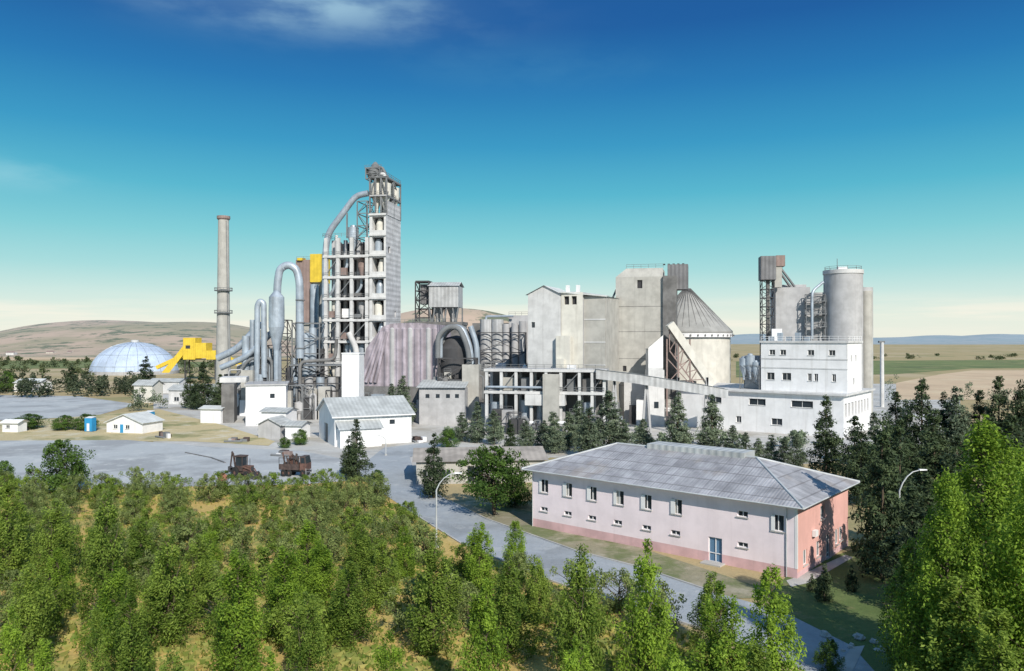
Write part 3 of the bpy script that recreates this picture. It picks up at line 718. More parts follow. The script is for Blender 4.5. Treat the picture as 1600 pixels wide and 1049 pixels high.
# ------------------------------------------------------------------ big grey block + clinker silo + conveyors
def bigblock():
    A = Asm('clinker_storage_block', 1036, 212, 14)
    xl = A.X(962); z1 = A.Z(432); dep = 15
    A.wall('front_wall', M['conc_b'], (xl, 0), (1, 0), -xl, 0, z1, [(6.0, 7.4, z1-3.2, z1-.9), (2, 3, 14, 15.5)], .4, M['inside'])
    A.box('core', M['conc_b'], xl+.03, -.03, .5, dep, 0, z1-.02)
    A.face('roof_step', M['conc_b'], [(xl, 0, z1), (0, 0, z1), (0, 1.2, A.Z(418)), (A.X(978), 1.2, A.Z(418))])
    A.box('upper_block', M['conc_b'], A.X(978), -.2, 1.2, dep-1, z1-.1, A.Z(418))
    A.face('roof_step', M['conc_b'], [(xl, dep-1, z1), (xl, 0, z1), (A.X(978), 1.2, A.Z(418)), (A.X(978), dep-1, A.Z(418))])
    x2 = A.X(1057, -1)
    A.box('lift_shaft', M['conc_d'], .02, x2, -1, 7, 0, A.Z(431, 0, -1))
    A.box('head_cabin', M['siding_d'], A.X(1043, 1), A.X(1075, 1), 1, 8, A.Z(452), A.Z(413))
    for i in range(5): A.box('head_cabin_roof', M['steel_d'], A.X(1036, 2)+i*1.3, A.X(1036, 2)+i*1.3+.6, 1.5, 3, A.Z(413), A.Z(411.5))
    A.rail('railings', M['steel'], [(A.X(978), 1.3), (0, 1.3)], A.Z(418))
    A.pbox('side_wing', M['conc'], 948, 961.5, 487, None, 2, 10)
    A.beam('side_brace', M['steel'], (A.X(950), 4, A.Z(475)), (A.X(968), 4, A.Z(433)), .5)
    A.box('cap', M['conc_d'], A.X(964), A.X(971), 3, 5, z1, A.Z(428))
    for z in (10, 17.5, 25, 32):
        A.box('joints', M['conc_d'], xl+.01, -.01, -.03, -.004, z, z+.12)
    A.pbox('lower_annex', M['conc_l'], 975, 1010, 590, None, -3, 2.9)
    A.clutter(A.X(955), A.X(1050), -8, -4, 7, 20, 77)
    A.done()

    A = Asm('conical_roof_silo', 1074, 236)
    r = 67/F*236; ze = A.Z(519); za = A.Z(452)
    A.lathe('drum', M['beige_l'], 0, 0, [(r*.97, 0), (r*.97, ze)], 48)
    A.lathe('cone_roof', smat('grey_cone_roof', (.32, .32, .31), var=.15, streak=.1), 0, 0, [(r*.97, ze-.4), (r*1.02, ze-.3), (r*1.02, ze+.2), (.9, za), (.01, za+.1)], 48)
    A.lathe('eave_band', M['white'], 0, 0, [(r*1.0, ze-1.6), (r*1.03, ze-1.6), (r*1.03, ze-.45), (r*1.0, ze-.45)], 48)
    for i in range(36):
        a = 2*math.pi*i/36
        A.beam('roof_ribs', M['conc_d'], (r*1.0*math.cos(a), r*1.0*math.sin(a), ze+.3), (1.0*math.cos(a), 1.0*math.sin(a), za+.15), .16)
    for i in range(40):
        a = 2*math.pi*i/40; A.box('eave_vents', M['conc_d'], r*math.cos(a)*1.035-.2, r*math.cos(a)*1.035+.2, r*math.sin(a)*1.035-.2, r*math.sin(a)*1.035+.2, ze-1.3, ze-.8)
    A.done()

    A = Asm('inclined_conveyor', 1050, 204)
    P = lambda px, py, yy=0: (A.X(px, yy), yy, A.Z(py, 0, yy))
    def gallery(part, m, p, q, w, h):
        p, q = Vector(p), Vector(q); d = (q-p).normalized(); s = Vector((0, 1, 0)); u = Vector((-d.z, 0, d.x)) if d.x > 0 else Vector((d.z, 0, -d.x))
        v = []
        for e in (p, q):
            for a, b in ((-1, -1), (1, -1), (1, 1), (-1, 1)): v.append(e+s*a*w/2+u*b*h/2)
        A.mesh(part, m, v, [(0,1,5,4),(1,2,6,5),(2,3,7,6),(3,0,4,7),(0,3,2,1),(4,5,6,7)])
    gallery('gallery', M['beige_l'], P(1046, 506), P(1112, 602), 3.2, 2.0)
    A.face('gallery_roof', M['roofw'], [P(1010, 545, -2), P(1045, 515, -2), P(1045, 515, 5), P(1010, 545, 5)])
    A.face('gallery_roof', M['roofw'], [P(1045, 515, -2), P(1064, 540, -2), P(1064, 540, 5), P(1045, 515, 5)])
    A.face('transfer_house', M['white'], [P(1013, 575, -1), P(1036, 575, -1), P(1036, 524, -1), P(1013, 543, -1)])
    A.pbox('transfer_house', M['conc_l'], 1013, 1036, 545, 578, -.95, 4)
    A.pbox('transfer_tower', M['conc_l'], 1013, 1038, 578.3, None, -1.5, 5)
    A.pbox('tower_window', M['glass'], 1022, 1029, 628, 638, -1.56, .05)
    for yy in (-1.2, 1.6):
        top = [P(1046+i*11, 514+i*15.8, yy) for i in range(6)]; bot = [P(1046+i*8.5, 548+i*11.5, yy) for i in range(6)]
        for i in range(5):
            A.beam('truss', M['brown'], top[i], top[i+1], .3); A.beam('truss', M['brown'], bot[i], bot[i+1], .3); A.beam('truss', M['brown'], top[i], bot[i], .22); A.beam('truss', M['brown'], bot[i], top[i+1], .22)
        for px in (1042, 1060, 1078): A.beam('truss', M['brown'], P(px, 530, yy), P(px, 650, yy), .35)
        A.beam('truss', M['brown'], P(1042, 600, yy), P(1078, 560, yy), .22); A.beam('truss', M['brown'], P(1042, 560, yy), P(1078, 600, yy), .22)
    A.pbox('under_house', M['conc_d'], 1040, 1088, 596, None, 2, 5)
    A.done()

    A = Asm('conveyor_gallery', 1030, 188)
    P = lambda px, py, yy=0: (A.X(px, yy), yy, A.Z(py, 0, yy))
    pts = [(930, 577), (990, 584), (1040, 592), (1090, 600), (1135, 608)]
    for a, b in zip(pts[:-1], pts[1:]):
        p, q = P(*a), P(*b); h = 2.3
        v = [(p[0],-1.5,p[2]-h),(p[0],1.5,p[2]-h),(p[0],1.5,p[2]),(p[0],-1.5,p[2]),(q[0],-1.5,q[2]-h),(q[0],1.5,q[2]-h),(q[0],1.5,q[2]),(q[0],-1.5,q[2])]
        A.mesh('gallery', M['grey_c'], v, [(0,3,7,4),(1,5,6,2),(0,4,5,1)]); A.mesh('gallery_roof', M['roofg'], [(x, y*1.15, z+.05) for x, y, z in v], [(3,2,6,7)])
    for px in (960, 1010, 1060, 1105):
        q = P(px, 590); A.beam('trestles', M['conc'], (q[0]-1, 0, 0), (q[0], 0, q[2]), .5); A.beam('trestles', M['conc'], (q[0]+1, 0, 0), (q[0], 0, q[2]), .5)
    A.done()
bigblock()

# ------------------------------------------------------------------ packing plant on the right
def packing():
    A = Asm('packing_plant', 1318, 178, 38)
    xl = A.X(1062); zt = A.Z(619); dep = 26
    ops = []
    for a, b, t, bo in ((1108, 1127, 621, 632), (1150, 1158, 652, 668), (1170, 1196, 623, 634), (1236, 1270, 625, 636), (1205, 1222, 655, 664)):
        x0, x1 = A.X(a), A.X(b); zc = zt-2.4 if t < 640 else zt-7; ops.append((x0-xl, x1-xl, zc-.8, zc+.8))
    A.wall('front_wall', M['white'], (xl, 0), (1, 0), -xl, 0, zt, ops, .35, M['glass'], 'windows', M['frame'])
    eo = [(i*2.9+1.0, i*2.9+2.9, zt-5.2, zt-1.9) for i in range(int(dep/2.9))]
    A.wall('end_wall', M['white'], (0, 0), (0, 1), dep, 0, zt, eo, .8, M['inside'])
    A.wall('back_wall', M['white'], (0, dep), (-1, 0), -xl, 0, zt); A.wall('far_wall', M['white'], (xl, dep), (0, -1), dep, 0, zt)
    A.box('roof_slab', M['conc_l'], xl-.8, .8, -.9, dep+.6, zt+.004, zt+.45)
    xu0, xu1 = A.X(1189, 3), A.X(1324, 3); y0 = 3
    z1 = A.Z(536, (xu0+xu1)/2, 3); zz = zt+.46
    ops = []
    for a, b in ((1202, 1211), (1219, 1228), (1262, 1272), (1295, 1305)):
        xa, xb = A.X(a, 3), A.X(b, 3); ops.append((xa-xu0, xb-xu0, z1-3.0, z1-1.7))
    for a, b in ((1198, 1210), (1222, 1236), (1262, 1268), (1272, 1278), (1300, 1306)):
        xa, xb = A.X(a, 3), A.X(b, 3); ops.append((xa-xu0, xb-xu0, z1-9.2, z1-7.4))
    A.wall('upper_front', M['white'], (xu0, y0), (1, 0), xu1-xu0, zz, z1, ops, .3, M['glass'], 'windows', M['frame'])
    yd = y0+13
    A.wall('upper_end', M['white'], (xu1, y0), (0, 1), yd-y0, zz, z1, [(3, 4.2, z1-4.5, z1-3), (7, 8.2, z1-4.5, z1-3), (5, 6.2, z1-10, z1-8.5)], .3, M['glass'])
    A.wall('upper_back', M['white'], (xu1, yd), (-1, 0), xu1-xu0, zz, z1); A.wall('upper_far', M['white'], (xu0, yd), (0, -1), yd-y0, zz, z1)
    A.box('upper_roof', M['conc_l'], xu0-.3, xu1+.3, y0-.3, yd+.3, z1+.004, z1+.5)
    A.rail('railings', M['white'], [(xu0, y0), (xu1, y0), (xu1, yd)], z1+.5)
    for p in (561, 575): A.box('string_course', M['conc_l'], xu0-.02, xu1+.05, y0-.09, y0-.004, A.Z(p, xu0, 3), A.Z(p, xu0, 3)+.25)
    for i in range(5):
        x = xu0+1.5+i*2.2; A.box('roof_units', M['duct'], x, x+1.1, y0+1, y0+2.2, z1+.5, z1+1.5+i % 2)
    for px, pt, rr in ((1162, 560, 1.1), (1172, 556, 1.2), (1181, 566, 1.0)):
        cyclone(A, 'dust_cyclones', M['duct'], A.X(px, 4), 4, A.Z(pt, A.X(px, 4), 4), rr)
    A.box('dust_filter', M['conc'], A.X(1163, 6), A.X(1186, 6), 6, 9, zz, A.Z(556, A.X(1175), 6))
    A.lattice('filter_frame', M['steel'], A.X(1156, 3), A.X(1186, 3), 3, 6, zz, A.Z(572, A.X(1170), 3), 2, .15)
    A.done()

    A = Asm('cement_silo_group', 1290, 214, 10)
    rm = 28.5/F*218
    xm = A.X(1317.5, 4); zt = A.Z(424, xm, 4)
    A.cyl('main_silo', M['conc'], xm, 4, 0, zt, rm, seg=40)
    A.lathe('silo_cap', M['conc_l'], xm, 4, [(rm*1.01, zt-.9), (rm*1.04, zt-.9), (rm*1.04, zt+.2), (rm*.98, zt+.2)], 40)
    A.box('silo_top_box', M['white'], xm-1.5, xm+1, 3, 5, zt, zt+1.2)
    A.tube('mast', M['steel'], [(xm-1.8, 3, zt), (xm-1.8, 3, zt+3.5)], .08, 6)
    A.rail('railings', M['steel'], [(xm+4.9*math.cos(a), 4+4.9*math.sin(a)) for a in [i*math.pi/6 for i in range(13)]], zt+.2, 1, .07)
    A.cyl('side_silo', M['conc'], A.X(1350, 10), 10, 0, A.Z(450, 8, 10), 13/F*222, seg=28)
    A.cyl('side_silo', M['conc_b'], A.X(1355, 6), 7, 0, A.Z(455, 8, 6), 9/F*222, seg=24)
    A.pbox('grey_block', M['conc'], 1212, 1266, 449, None, 4, 10)
    A.pbox('block_step', M['conc'], 1222, 1260, 445, 448.9, 6, 6)
    A.cyl('rear_silo', M['conc'], A.X(1278, 6), 7, 0, A.Z(456), 20/F*220, seg=32)
    for p in (470, 490, 510): A.pbox('catwalk', M['steel'], 1258, 1292, p, p+1.5, 1, 1.8); 
    for p in (470, 490, 510): A.rail('catwalk_rails', M['steel'], [(A.X(1258, 1), 1), (A.X(1292, 1), 1)], A.Z(p, 0, 1), 1, .07)
    A.lattice('catwalk_frame', M['steel'], A.X(1260, 1), A.X(1290, 1), 1, 2.8, 20, A.Z(460, 0, 1), 4, .18)
    A.tube('pipe', M['duct'], [(A.X(1270), 1, A.Z(530)), (A.X(1270), 1, A.Z(455)), (A.X(1290), 3, A.Z(440))], .4, 8, 1.5)
    xa, xb = A.X(1191), A.X(1210)
    A.lattice('elevator_frame', M['steel_d'], xa, xb, 0, 4, 0, A.Z(437), 16, .24)
    A.pbox('elevator_leg', M['conc_d'], 1198, 1203, 437, None, 1, 1.5)
    A.pbox('elevator_head', M['siding_d'], 1189, 1213, 400, 437, -.5, 5); A.pbox('elevator_head', M['brown'], 1213.1, 1227, 399, 416, -.3, 4.5)
    A.pbox('elevator_head', M['conc_b'], 1210, 1222, 416.5, 449, 0, 3)
    for a, b in (((1221, 416), (1247, 446)), ((1221, 424), (1240, 446))):
        A.beam('chute', M['steel'], (A.X(a[0]), 2, A.Z(a[1])), (A.X(b[0]), 5, A.Z(b[1])), .5)
    A.pbox('base_tank', M['white'], 1206, 1222, 514, 534, -1, 3)
    A.done()
    A = Asm('boundary_mast', 1378, 260)
    A.lathe('pole', M['conc_l'], 0, 0, [(.7, 0), (.6, A.Z(535)), (.01, A.Z(534))], 12); A.pbox('mast_head', M['steel'], 1374, 1383, 533, 536, -.5, 1)
    A.done()
packing()

# ------------------------------------------------------------------ left side buildings
def gable_building(name, px, D, r, L_, W_, he, hr, wm, rm, ops=(), eops=(), ridge='x', door=None):
    A = Asm(name, px, D, r)
    A.wall('front_wall', wm, (-L_, 0), (1, 0), L_, 0, he, ops, .15, M['glass'], 'windows', M['frame'])
    A.wall('end_wall', wm, (0, 0), (0, 1), W_, 0, he, eops, .15, M['glass'], 'windows', M['frame'])
    A.wall('back_wall', wm, (0, W_), (-1, 0), L_, 0, he); A.wall('far_end_wall', wm, (-L_, W_), (0, -1), W_, 0, he)
    o = .5
    if ridge == 'x':
        ym = W_/2
        A.face('gable', wm, [(0, 0, he), (0, W_, he), (0, ym, hr)]); A.face('gable', wm, [(-L_, W_, he), (-L_, 0, he), (-L_, ym, hr)])
        for dz in (0, .15):
            A.face('roof', rm, [(-L_-o, -o, he-.15+dz), (o, -o, he-.15+dz), (o, ym, hr+.05+dz), (-L_-o, ym, hr+.05+dz)]); A.face('roof', rm, [(o, W_+o, he-.15+dz), (-L_-o, W_+o, he-.15+dz), (-L_-o, ym, hr+.05+dz), (o, ym, hr+.05+dz)])
        A.face('roof_edge', rm, [(-L_-o, -o, he-.15), (o, -o, he-.15), (o, -o, he), (-L_-o, -o, he)])
        A.face('roof_edge', rm, [(o, -o, he-.15), (o, ym, hr+.05), (o, ym, hr+.2), (o, -o, he)])
    else:
        xm = -L_/2
        A.face('gable', wm, [(-L_, 0, he), (0, 0, he), (xm, 0, hr)])
        A.face('gable', wm, [(0, W_, he), (-L_, W_, he), (xm, W_, hr)])
        A.face('roof', rm, [(-L_-o, -o, he-.15), (xm, -o, hr+.1), (xm, W_+o, hr+.1), (-L_-o, W_+o, he-.15)]); A.face('roof', rm, [(xm, -o, hr+.1), (o, -o, he-.15), (o, W_+o, he-.15), (xm, W_+o, hr+.1)])
        A.face('roof_edge', rm, [(-L_-o, -o, he-.15), (-L_-o, -o, he-.35), (xm, -o, hr-.1), (xm, -o, hr+.1)]); A.face('roof_edge', rm, [(xm, -o, hr+.1), (xm, -o, hr-.1), (o, -o, he-.35), (o, -o, he-.15)])
    if door: A.box('door', door[4], -L_+door[0], -L_+door[1], -.06, -.004, door[2], door[3])
    return A
A = Asm('white_warehouse', 523, 164, -25)
Lr = A.X(643); dpt = 17; he = A.Z(651); hr = he+3.2
M['shed_w'] = M['white_c']
A.wall('front_wall', M['shed_w'], (0, 0), (1, 0), Lr, 0, he, [(2, 3.2, he-2.2, he-1.2), (Lr-5, Lr-3.8, he-2.2, he-1.2)], .15, M['glass'])
A.wall('gable_wall', M['shed_w'], (0, dpt), (0, -1), dpt, 0, he, [(6, 10, 0, 4.2)], .3, M['conc_d'])
A.wall('back_wall', M['shed_w'], (Lr, dpt), (-1, 0), Lr, 0, he); A.wall('side_wall', M['shed_w'], (Lr, 0), (0, 1), dpt, 0, he)
A.face('gable', M['shed_w'], [(0, dpt, he), (0, 0, he), (0, dpt/2, hr)]); A.face('gable', M['shed_w'], [(Lr, 0, he), (Lr, dpt, he), (Lr, dpt/2, hr)])
for dz in (0, .25):
    A.face('roof', M['roofg'], [(-.7, -.8, he-.3+dz), (Lr+.7, -.8, he-.3+dz), (Lr+.7, dpt/2, hr+dz), (-.7, dpt/2, hr+dz)]); A.face('roof', M['roofg'], [(Lr+.7, dpt+.8, he-.3+dz), (-.7, dpt+.8, he-.3+dz), (-.7, dpt/2, hr+dz), (Lr+.7, dpt/2, hr+dz)])
A.face('roof_edge', M['white'], [(-.7, -.8, he-.3), (Lr+.7, -.8, he-.3), (Lr+.7, -.8, he-.05), (-.7, -.8, he-.05)])
A.face('roof_edge', M['white'], [(-.7, dpt/2, hr), (-.7, -.8, he-.3), (-.7, -.8, he-.05), (-.7, dpt/2, hr+.25)])
A.face('roof_edge', M['white'], [(-.7, dpt+.8, he-.3), (-.7, dpt/2, hr), (-.7, dpt/2, hr+.25), (-.7, dpt+.8, he-.05)])
lx1 = Lr*.55
A.box('lean_to', M['shed_w'], .5, lx1, -3.2, -.01, 0, he-2.6)
A.face('lean_to_roof', M['roofg'], [(.1, -3.7, he-2.55), (lx1+.4, -3.7, he-2.55), (lx1+.4, -.02, he-1.0), (.1, -.02, he-1.0)])
A.box('lean_to_door', M['conc_d'], 3, 4.2, -3.25, -3.203, 0, 2.3)
A.done()
A = Asm('white_block_tower', 547, 188, 5)
A.pbox('shaft', M['white'], 534, 561, 553, None, 0, 4.5); A.pbox('parapet', M['frame'], 533.3, 561.7, 551.5, 553.5, -.12, 4.74)
A.done()
A = Asm('white_store_building', 384, 203, -14)
Lx = A.X(447); h = A.Z(603)
A.wall('front_wall', M['white'], (0, 0), (1, 0), Lx, 0, h, [(Lx*.6, Lx*.6+1.2, h-3.4, h-2.2)], .2, M['glass']); A.wall('left_wall', M['white'], (0, 14), (0, -1), 14, 0, h, [(5, 6.5, h-3, h-1.6)], .2, M['glass'])
A.wall('right_wall', M['white'], (Lx, 0), (0, 1), 14, 0, h); A.wall('back_wall', M['white'], (Lx, 14), (-1, 0), Lx, 0, h)
A.box('roof', M['conc'], -.4, Lx+.4, -.4, 14.4, h+.004, h+.4); A.rail('railings', M['steel'], [(0, 0), (Lx, 0)], h+.4)
A.pbox('annex', M['conc_d'], 346, 366, 600, None, 9, 8); A.pbox('annex_roof', M['conc_l'], 343, 385, 590, 598, 14.5, 9)
A.done()
gable_building('small_shed', 438, 178, 10, 5.5, 6, 3.2, 4.6, M['conc'], M['roofg'], ridge='y').done()
gable_building('small_shed', 447, 188, 10, 6.5, 6, 5.2, 5.8, M['white'], M['roofg'], ops=[(2, 3, 2, 3.2)]).done()
gable_building('small_shed', 470, 176, 10, 3.8, 5, 3.2, 3.8, M['white'], M['roofg']).done()
gable_building('beige_kiosk', 238, gd(630), 12, 7.5, 6, 6.4, 8, M['beige_l'], M['roofg'], ops=[(1, 3, 1, 3)]).done()
gable_building('site_office', 223, gd(678), 15, 10.5, 7, 2.7, 4.6, M['white'], M['roofw'], ops=[(2, 3.2, 1.0, 2.0), (5.5, 6.7, 1.0, 2.0)], ridge='y', door=(4.0, 4.9, 0, 2.1, M['blue'])).done()
gable_building('site_cabin', 28, gd(676), 8, 4.2, 3, 2.4, 2.9, M['white'], M['white'], ops=[(1, 2, 1, 1.8)]).done()
gable_building('low_white_building', 60, gd(613), 10, 12, 8, 4, 5.5, M['white'], M['roofw'], ops=[(2, 4, 1, 2.5), (7, 9, 1, 2.5)]).done()
gable_building('low_white_building', 300, gd(632), 10, 9, 7, 5, 6.5, M['conc_l'], M['roofg'], ops=[(2, 4, 1, 2.5)]).done()
gable_building('low_white_building', 345, gd(662), 10, 6, 5, 4, 4.5, M['white'], M['roofw']).done()
gable_building('low_white_building', 390, gd(628), -5, 9, 6, 7, 8.5, M['conc'], M['roofg'], ridge='y').done()
gable_building('low_white_building', 280, gd(615), 10, 14, 6, 5, 6, M['conc_l'], M['roofg']).done()
for px in (138, 231):
    A = Asm('portable_toilet', px, gd(675 if px < 200 else 664), 10)
    A.box('cabin', M['blue'], -1, 1, 0, 1.6, .1, 3.4); A.box('door', M['frame'], -.35, .35, -.05, -.003, .2, 2.1)
    A.face('roof', M['frame'], [(-1.05, -.05, 3.42), (1.05, -.05, 3.42), (1.05, 1.65, 3.7), (-1.05, 1.65, 3.7)])
    A.box('skid', M['steel_d'], -1.1, 1.1, -.05, 1.65, 0, .09); A.done()

# dome
A = Asm('storage_dome', 211, 510)
r = 63/F*510; h = A.Z(535)
pr = [(r*math.cos(t*math.pi/2/12), h*math.sin(t*math.pi/2/12)) for t in range(13)]; pr[-1] = (.01, h)
A.lathe('shell', M['domem'], 0, 0, pr, 48)
for i in range(24):
    a = 2*math.pi*i/24
    A.tube('shell_ribs', M['duct'], [(q[0]*1.003*math.cos(a), q[0]*1.003*math.sin(a), q[1]*1.003) for q in pr], .18, 4)
for q in pr[2:11:3]:
    A.tube('shell_ribs', M['duct'], [(q[0]*1.003*math.cos(2*math.pi*i/32), q[0]*1.003*math.sin(2*math.pi*i/32), q[1]*1.003) for i in range(33)], .18, 4)
A.lathe('base_ring', M['conc'], 0, 0, [(r*1.02, 0), (r*1.02, 2.2), (r*.97, 2.3)], 48)
A.cyl('crown_vent', M['conc_l'], 0, 0, h-.2, h+1.5, 2.5, seg=16)
A.done()
# yellow crusher house
A = Asm('yellow_crusher_house', 300, 430)
A.pbox('tower', M['yellow'], 286, 305, 528, 562, 0, 9); A.pbox('mid_block', M['yellow'], 305.2, 322, 536, 560, 0, 9)
A.pbox('low_block', M['yellow'], 322.2, 337, 548, 562, 0, 9)
A.face('chute', M['yellow'], [(A.X(250), 2, A.Z(583)), (A.X(262), 2, A.Z(583)), (A.X(286), 2, A.Z(552)), (A.X(286), 2, A.Z(538))])
A.tube('belt', M['yellow'], [(A.X(240), 4, A.Z(575)), (A.X(290), 4, A.Z(552))], 1.4, 4); A.tube('belt', M['yellow'], [(A.X(335), 4, A.Z(548)), (A.X(372), 4, A.Z(572))], 1.6, 4)
A.pbox('windows', M['inside'], 290, 297, 540, 545, -.1, .09); A.lattice('legs', M['steel_d'], A.X(288), A.X(335), 1, 7, 0, A.Z(562), 1, .5)
A.done()

# low flat roofed building behind the green tree
A = Asm('low_workshop', 705, 122, -6)
x0, x1 = -5.5, 15; 
A.wall('front_wall', M['conc_b'], (x0, 0), (1, 0), x1-x0, 0, 3.6, [(1, 2.4, 1, 2.3), (4, 5.4, 1, 2.3), (8, 10.5, 0, 2.8), (14, 15.4, 1, 2.3)], .2, M['glass'], 'windows', M['frame'])
A.wall('side_wall', M['conc_b'], (x1, 0), (0, 1), 13, 0, 3.6); A.wall('far_side_wall', M['conc_b'], (x0, 13), (0, -1), 13, 0, 3.6); A.wall('back_wall', M['conc_b'], (x1, 13), (-1, 0), x1-x0, 0, 3.6)
rf = smat('workshop_roof', (.38, .34, .30), var=.25, corr=('x', 1.0, .2), streak=0)
A.face('roof', rf, [(x0-.6, -.6, 3.62), (x1+.6, -.6, 3.62), (x1+.6, 6.5, 4.9), (x0-.6, 6.5, 4.9)]); A.face('roof', rf, [(x1+.6, 13.6, 3.62), (x0-.6, 13.6, 3.62), (x0-.6, 6.5, 4.9), (x1+.6, 6.5, 4.9)])
A.face('gable', M['conc_b'], [(x1, 0, 3.6), (x1, 13, 3.6), (x1, 6.5, 4.85)]); A.face('gable', M['conc_b'], [(x0, 13, 3.6), (x0, 0, 3.6), (x0, 6.5, 4.85)])
A.done()

# distant village
A = Asm('distant_village', 60, 1050)
rng = random.Random(11)
for i in range(34):
    x = rng.uniform(-220, 240); y = rng.uniform(-120, 160); w = rng.uniform(4, 11); h = rng.uniform(3, 6)
    A.box('houses', [M['beige_l'], M['conc_l'], M['conc_b']][i % 3], x, x+w, y, y+8, 0, h)
    A.face('roofs', M['brown'], [(x-.5, y-.5, h), (x+w+.5, y-.5, h), (x+w+.5, y+4, h+2), (x-.5, y+4, h+2)])
A.done()

# stacked pipes, crates and a short mesh fence beside the lot
A = Asm('wire_fence', 520, gd(748), 4)
for i in range(9):
    x = -4.5+i*1.1; A.beam('posts', M['lampm'], (x, 0, 0), (x, 0, 1.6), .06)
    if i < 8:
        for z in (.3, .7, 1.1, 1.5): A.beam('wires', M['lampm'], (x, 0, z), (x+1.1, 0, z), .02)
A.done()
rng = random.Random(14)
for k, (px, py) in enumerate(((372, 690), (448, 712), (262, 684), (655, 690))):
    A = Asm('material_stack', px, gd(py), 20*k)
    for i in range(7):
        x, y = rng.uniform(-2, 2), rng.uniform(-1, 1); w = rng.uniform(.3, .8)
        A.box('crates', M[rng.choice(['rust', 'conc', 'steel', 'brown', 'white'])], x-w, x+w, y-w*.7, y+w*.7, 0, rng.uniform(.4, 1.4))
    A.tube('pipes', M['steel'], [(-2.5, -1.6, .25), (1.5, -1.5, .25)], .22, 8)
    A.done()

# ------------------------------------------------------------------ street lamps
def lamp(px, py, top, arm=1):
    D = gd(py); A = Asm('street_lamp', px, D); h = A.Z(top)
    A.lathe('base_plate', M['kerb'], 0, 0, [(.3, 0), (.3, .25), (.12, .27)], 12)
    pts = [(0, 0, 0), (0, 0, h*.78)]
    for t in (.25, .5, .75, 1): pts.append((arm*2.0*t**1.3, 0, h*.78+h*.22*math.sin(t*math.pi/2)))
    A.tube('pole', M['lampm'], pts, [.11, .08, .07, .06, .06, .05], 10)
    x = arm*2.0
    v = [(x, -.16, h-.02), (x+arm*.8, -.12, h+.02), (x+arm*.8, .12, h+.02), (x, .16, h-.02), (x, -.1, h+.14), (x+arm*.8, -.08, h+.1), (x+arm*.8, .08, h+.1), (x, .1, h+.14)]
    A.mesh('lamp_head', M['frame'], v, [(0,1,2,3),(4,7,6,5),(0,4,5,1),(1,5,6,2),(2,6,7,3),(3,7,4,0)])
    A.done()
lamp(682, 856, 740); lamp(603, 712, 680, -1); lamp(1405, 880, 735, 1)

# ------------------------------------------------------------------ vehicles
def wheel(A, x, y, r, w):
    n = 20; 
    v = []; f = []
    prof = [(r*.35, -w/2), (r*.85, -w/2), (r, -w*.35), (r, w*.35), (r*.85, w/2), (r*.35, w/2)]
    for i in range(n):
        a = 2*math.pi*i/n
        for rr, yy in prof: v.append((x+rr*math.cos(a), y+yy, r+rr*math.sin(a)))
    k = len(prof)
    for i in range(n):
        j = (i+1) % n
        for q in range(k-1): f.append((i*k+q, j*k+q, j*k+q+1, i*k+q+1))
    A.mesh('wheels', M['tyre'], v, f)
    for yy in (-w*.3, w*.3):
        A.mesh('hubs', M['orange'], [(x+r*.4*math.cos(2*math.pi*i/12), y+yy, r+r*.4*math.sin(2*math.pi*i/12)) for i in range(12)], [tuple(range(12))])
def backhoe():
    A = Asm('backhoe_loader', 381, gd(747), 20)
    for y in (-.85, .85): wheel(A, -1.1, y, .75, .45); wheel(A, 1.25, y, .5, .35)
    A.box('chassis', M['rust'], -1.7, 1.9, -.45, .45, .6, 1.0)
    A.box('engine_hood', M['orange'], .3, 1.9, -.42, .42, 1.0, 1.65); A.box('grille', M['steel_d'], 1.9, 1.95, -.35, .35, 1.0, 1.55)
    A.lattice('cab_frame', M['rust'], -1.3, .25, -.65, .65, 1.0, 2.75, 1, .09, False); A.box('cab_roof', M['rust'], -1.45, .4, -.75, .75, 2.75, 2.88)
    A.box('cab_lower', M['rust'], -1.3, .25, -.62, .62, 1.0, 1.6); A.box('cab_glass', M['glass'], -1.22, .18, -.58, .58, 1.6, 2.7)
    A.tube('exhaust', M['steel_d'], [(1.2, .2, 1.65), (1.2, .2, 2.5)], .05, 8)
    for y in (-.55, .55): A.tube('loader_arms', M['orange'], [(.1, y, 1.5), (1.9, y, 1.2), (2.6, y, .5)], .1, 6)
    A.mesh('front_bucket', M['steel_d'], [(2.5, -1, .1), (3.3, -1, .1), (2.5, -1, .9), (2.35, -1, .5), (2.5, 1, .1), (3.3, 1, .1), (2.5, 1, .9), (2.35, 1, .5)], [(0,1,2,3),(7,6,5,4),(0,4,5,1),(3,7,4,0),(2,6,7,3)])
    A.tube('boom', M['rust'], [(-1.7, 0, 1.0), (-2.3, 0, 3.0), (-2.6, 0, 3.2)], .16, 6); A.tube('dipper', M['rust'], [(-2.5, 0, 3.3), (-2.9, 0, 1.4)], .13, 6)
    A.tube('ram', M['steel_d'], [(-1.8, 0, 1.5), (-2.2, 0, 2.9)], .06, 6)
    A.mesh('rear_bucket', M['steel_d'], [(-3.1, -.4, 1.4), (-2.6, -.4, 1.2), (-2.5, -.4, .7), (-3.1, -.4, .6), (-3.1, .4, 1.4), (-2.6, .4, 1.2), (-2.5, .4, .7), (-3.1, .4, .6)], [(0,1,2,3),(7,6,5,4),(0,4,5,1),(0,3,7,4),(3,2,6,7)])
    for y in (-1, 1): A.beam('stabilisers', M['rust'], (-1.8, y*.5, .9), (-1.8, y*1.2, .1), .12)
    A.e.scale = (.92, 1.0, 1.3); A.done()
backhoe()
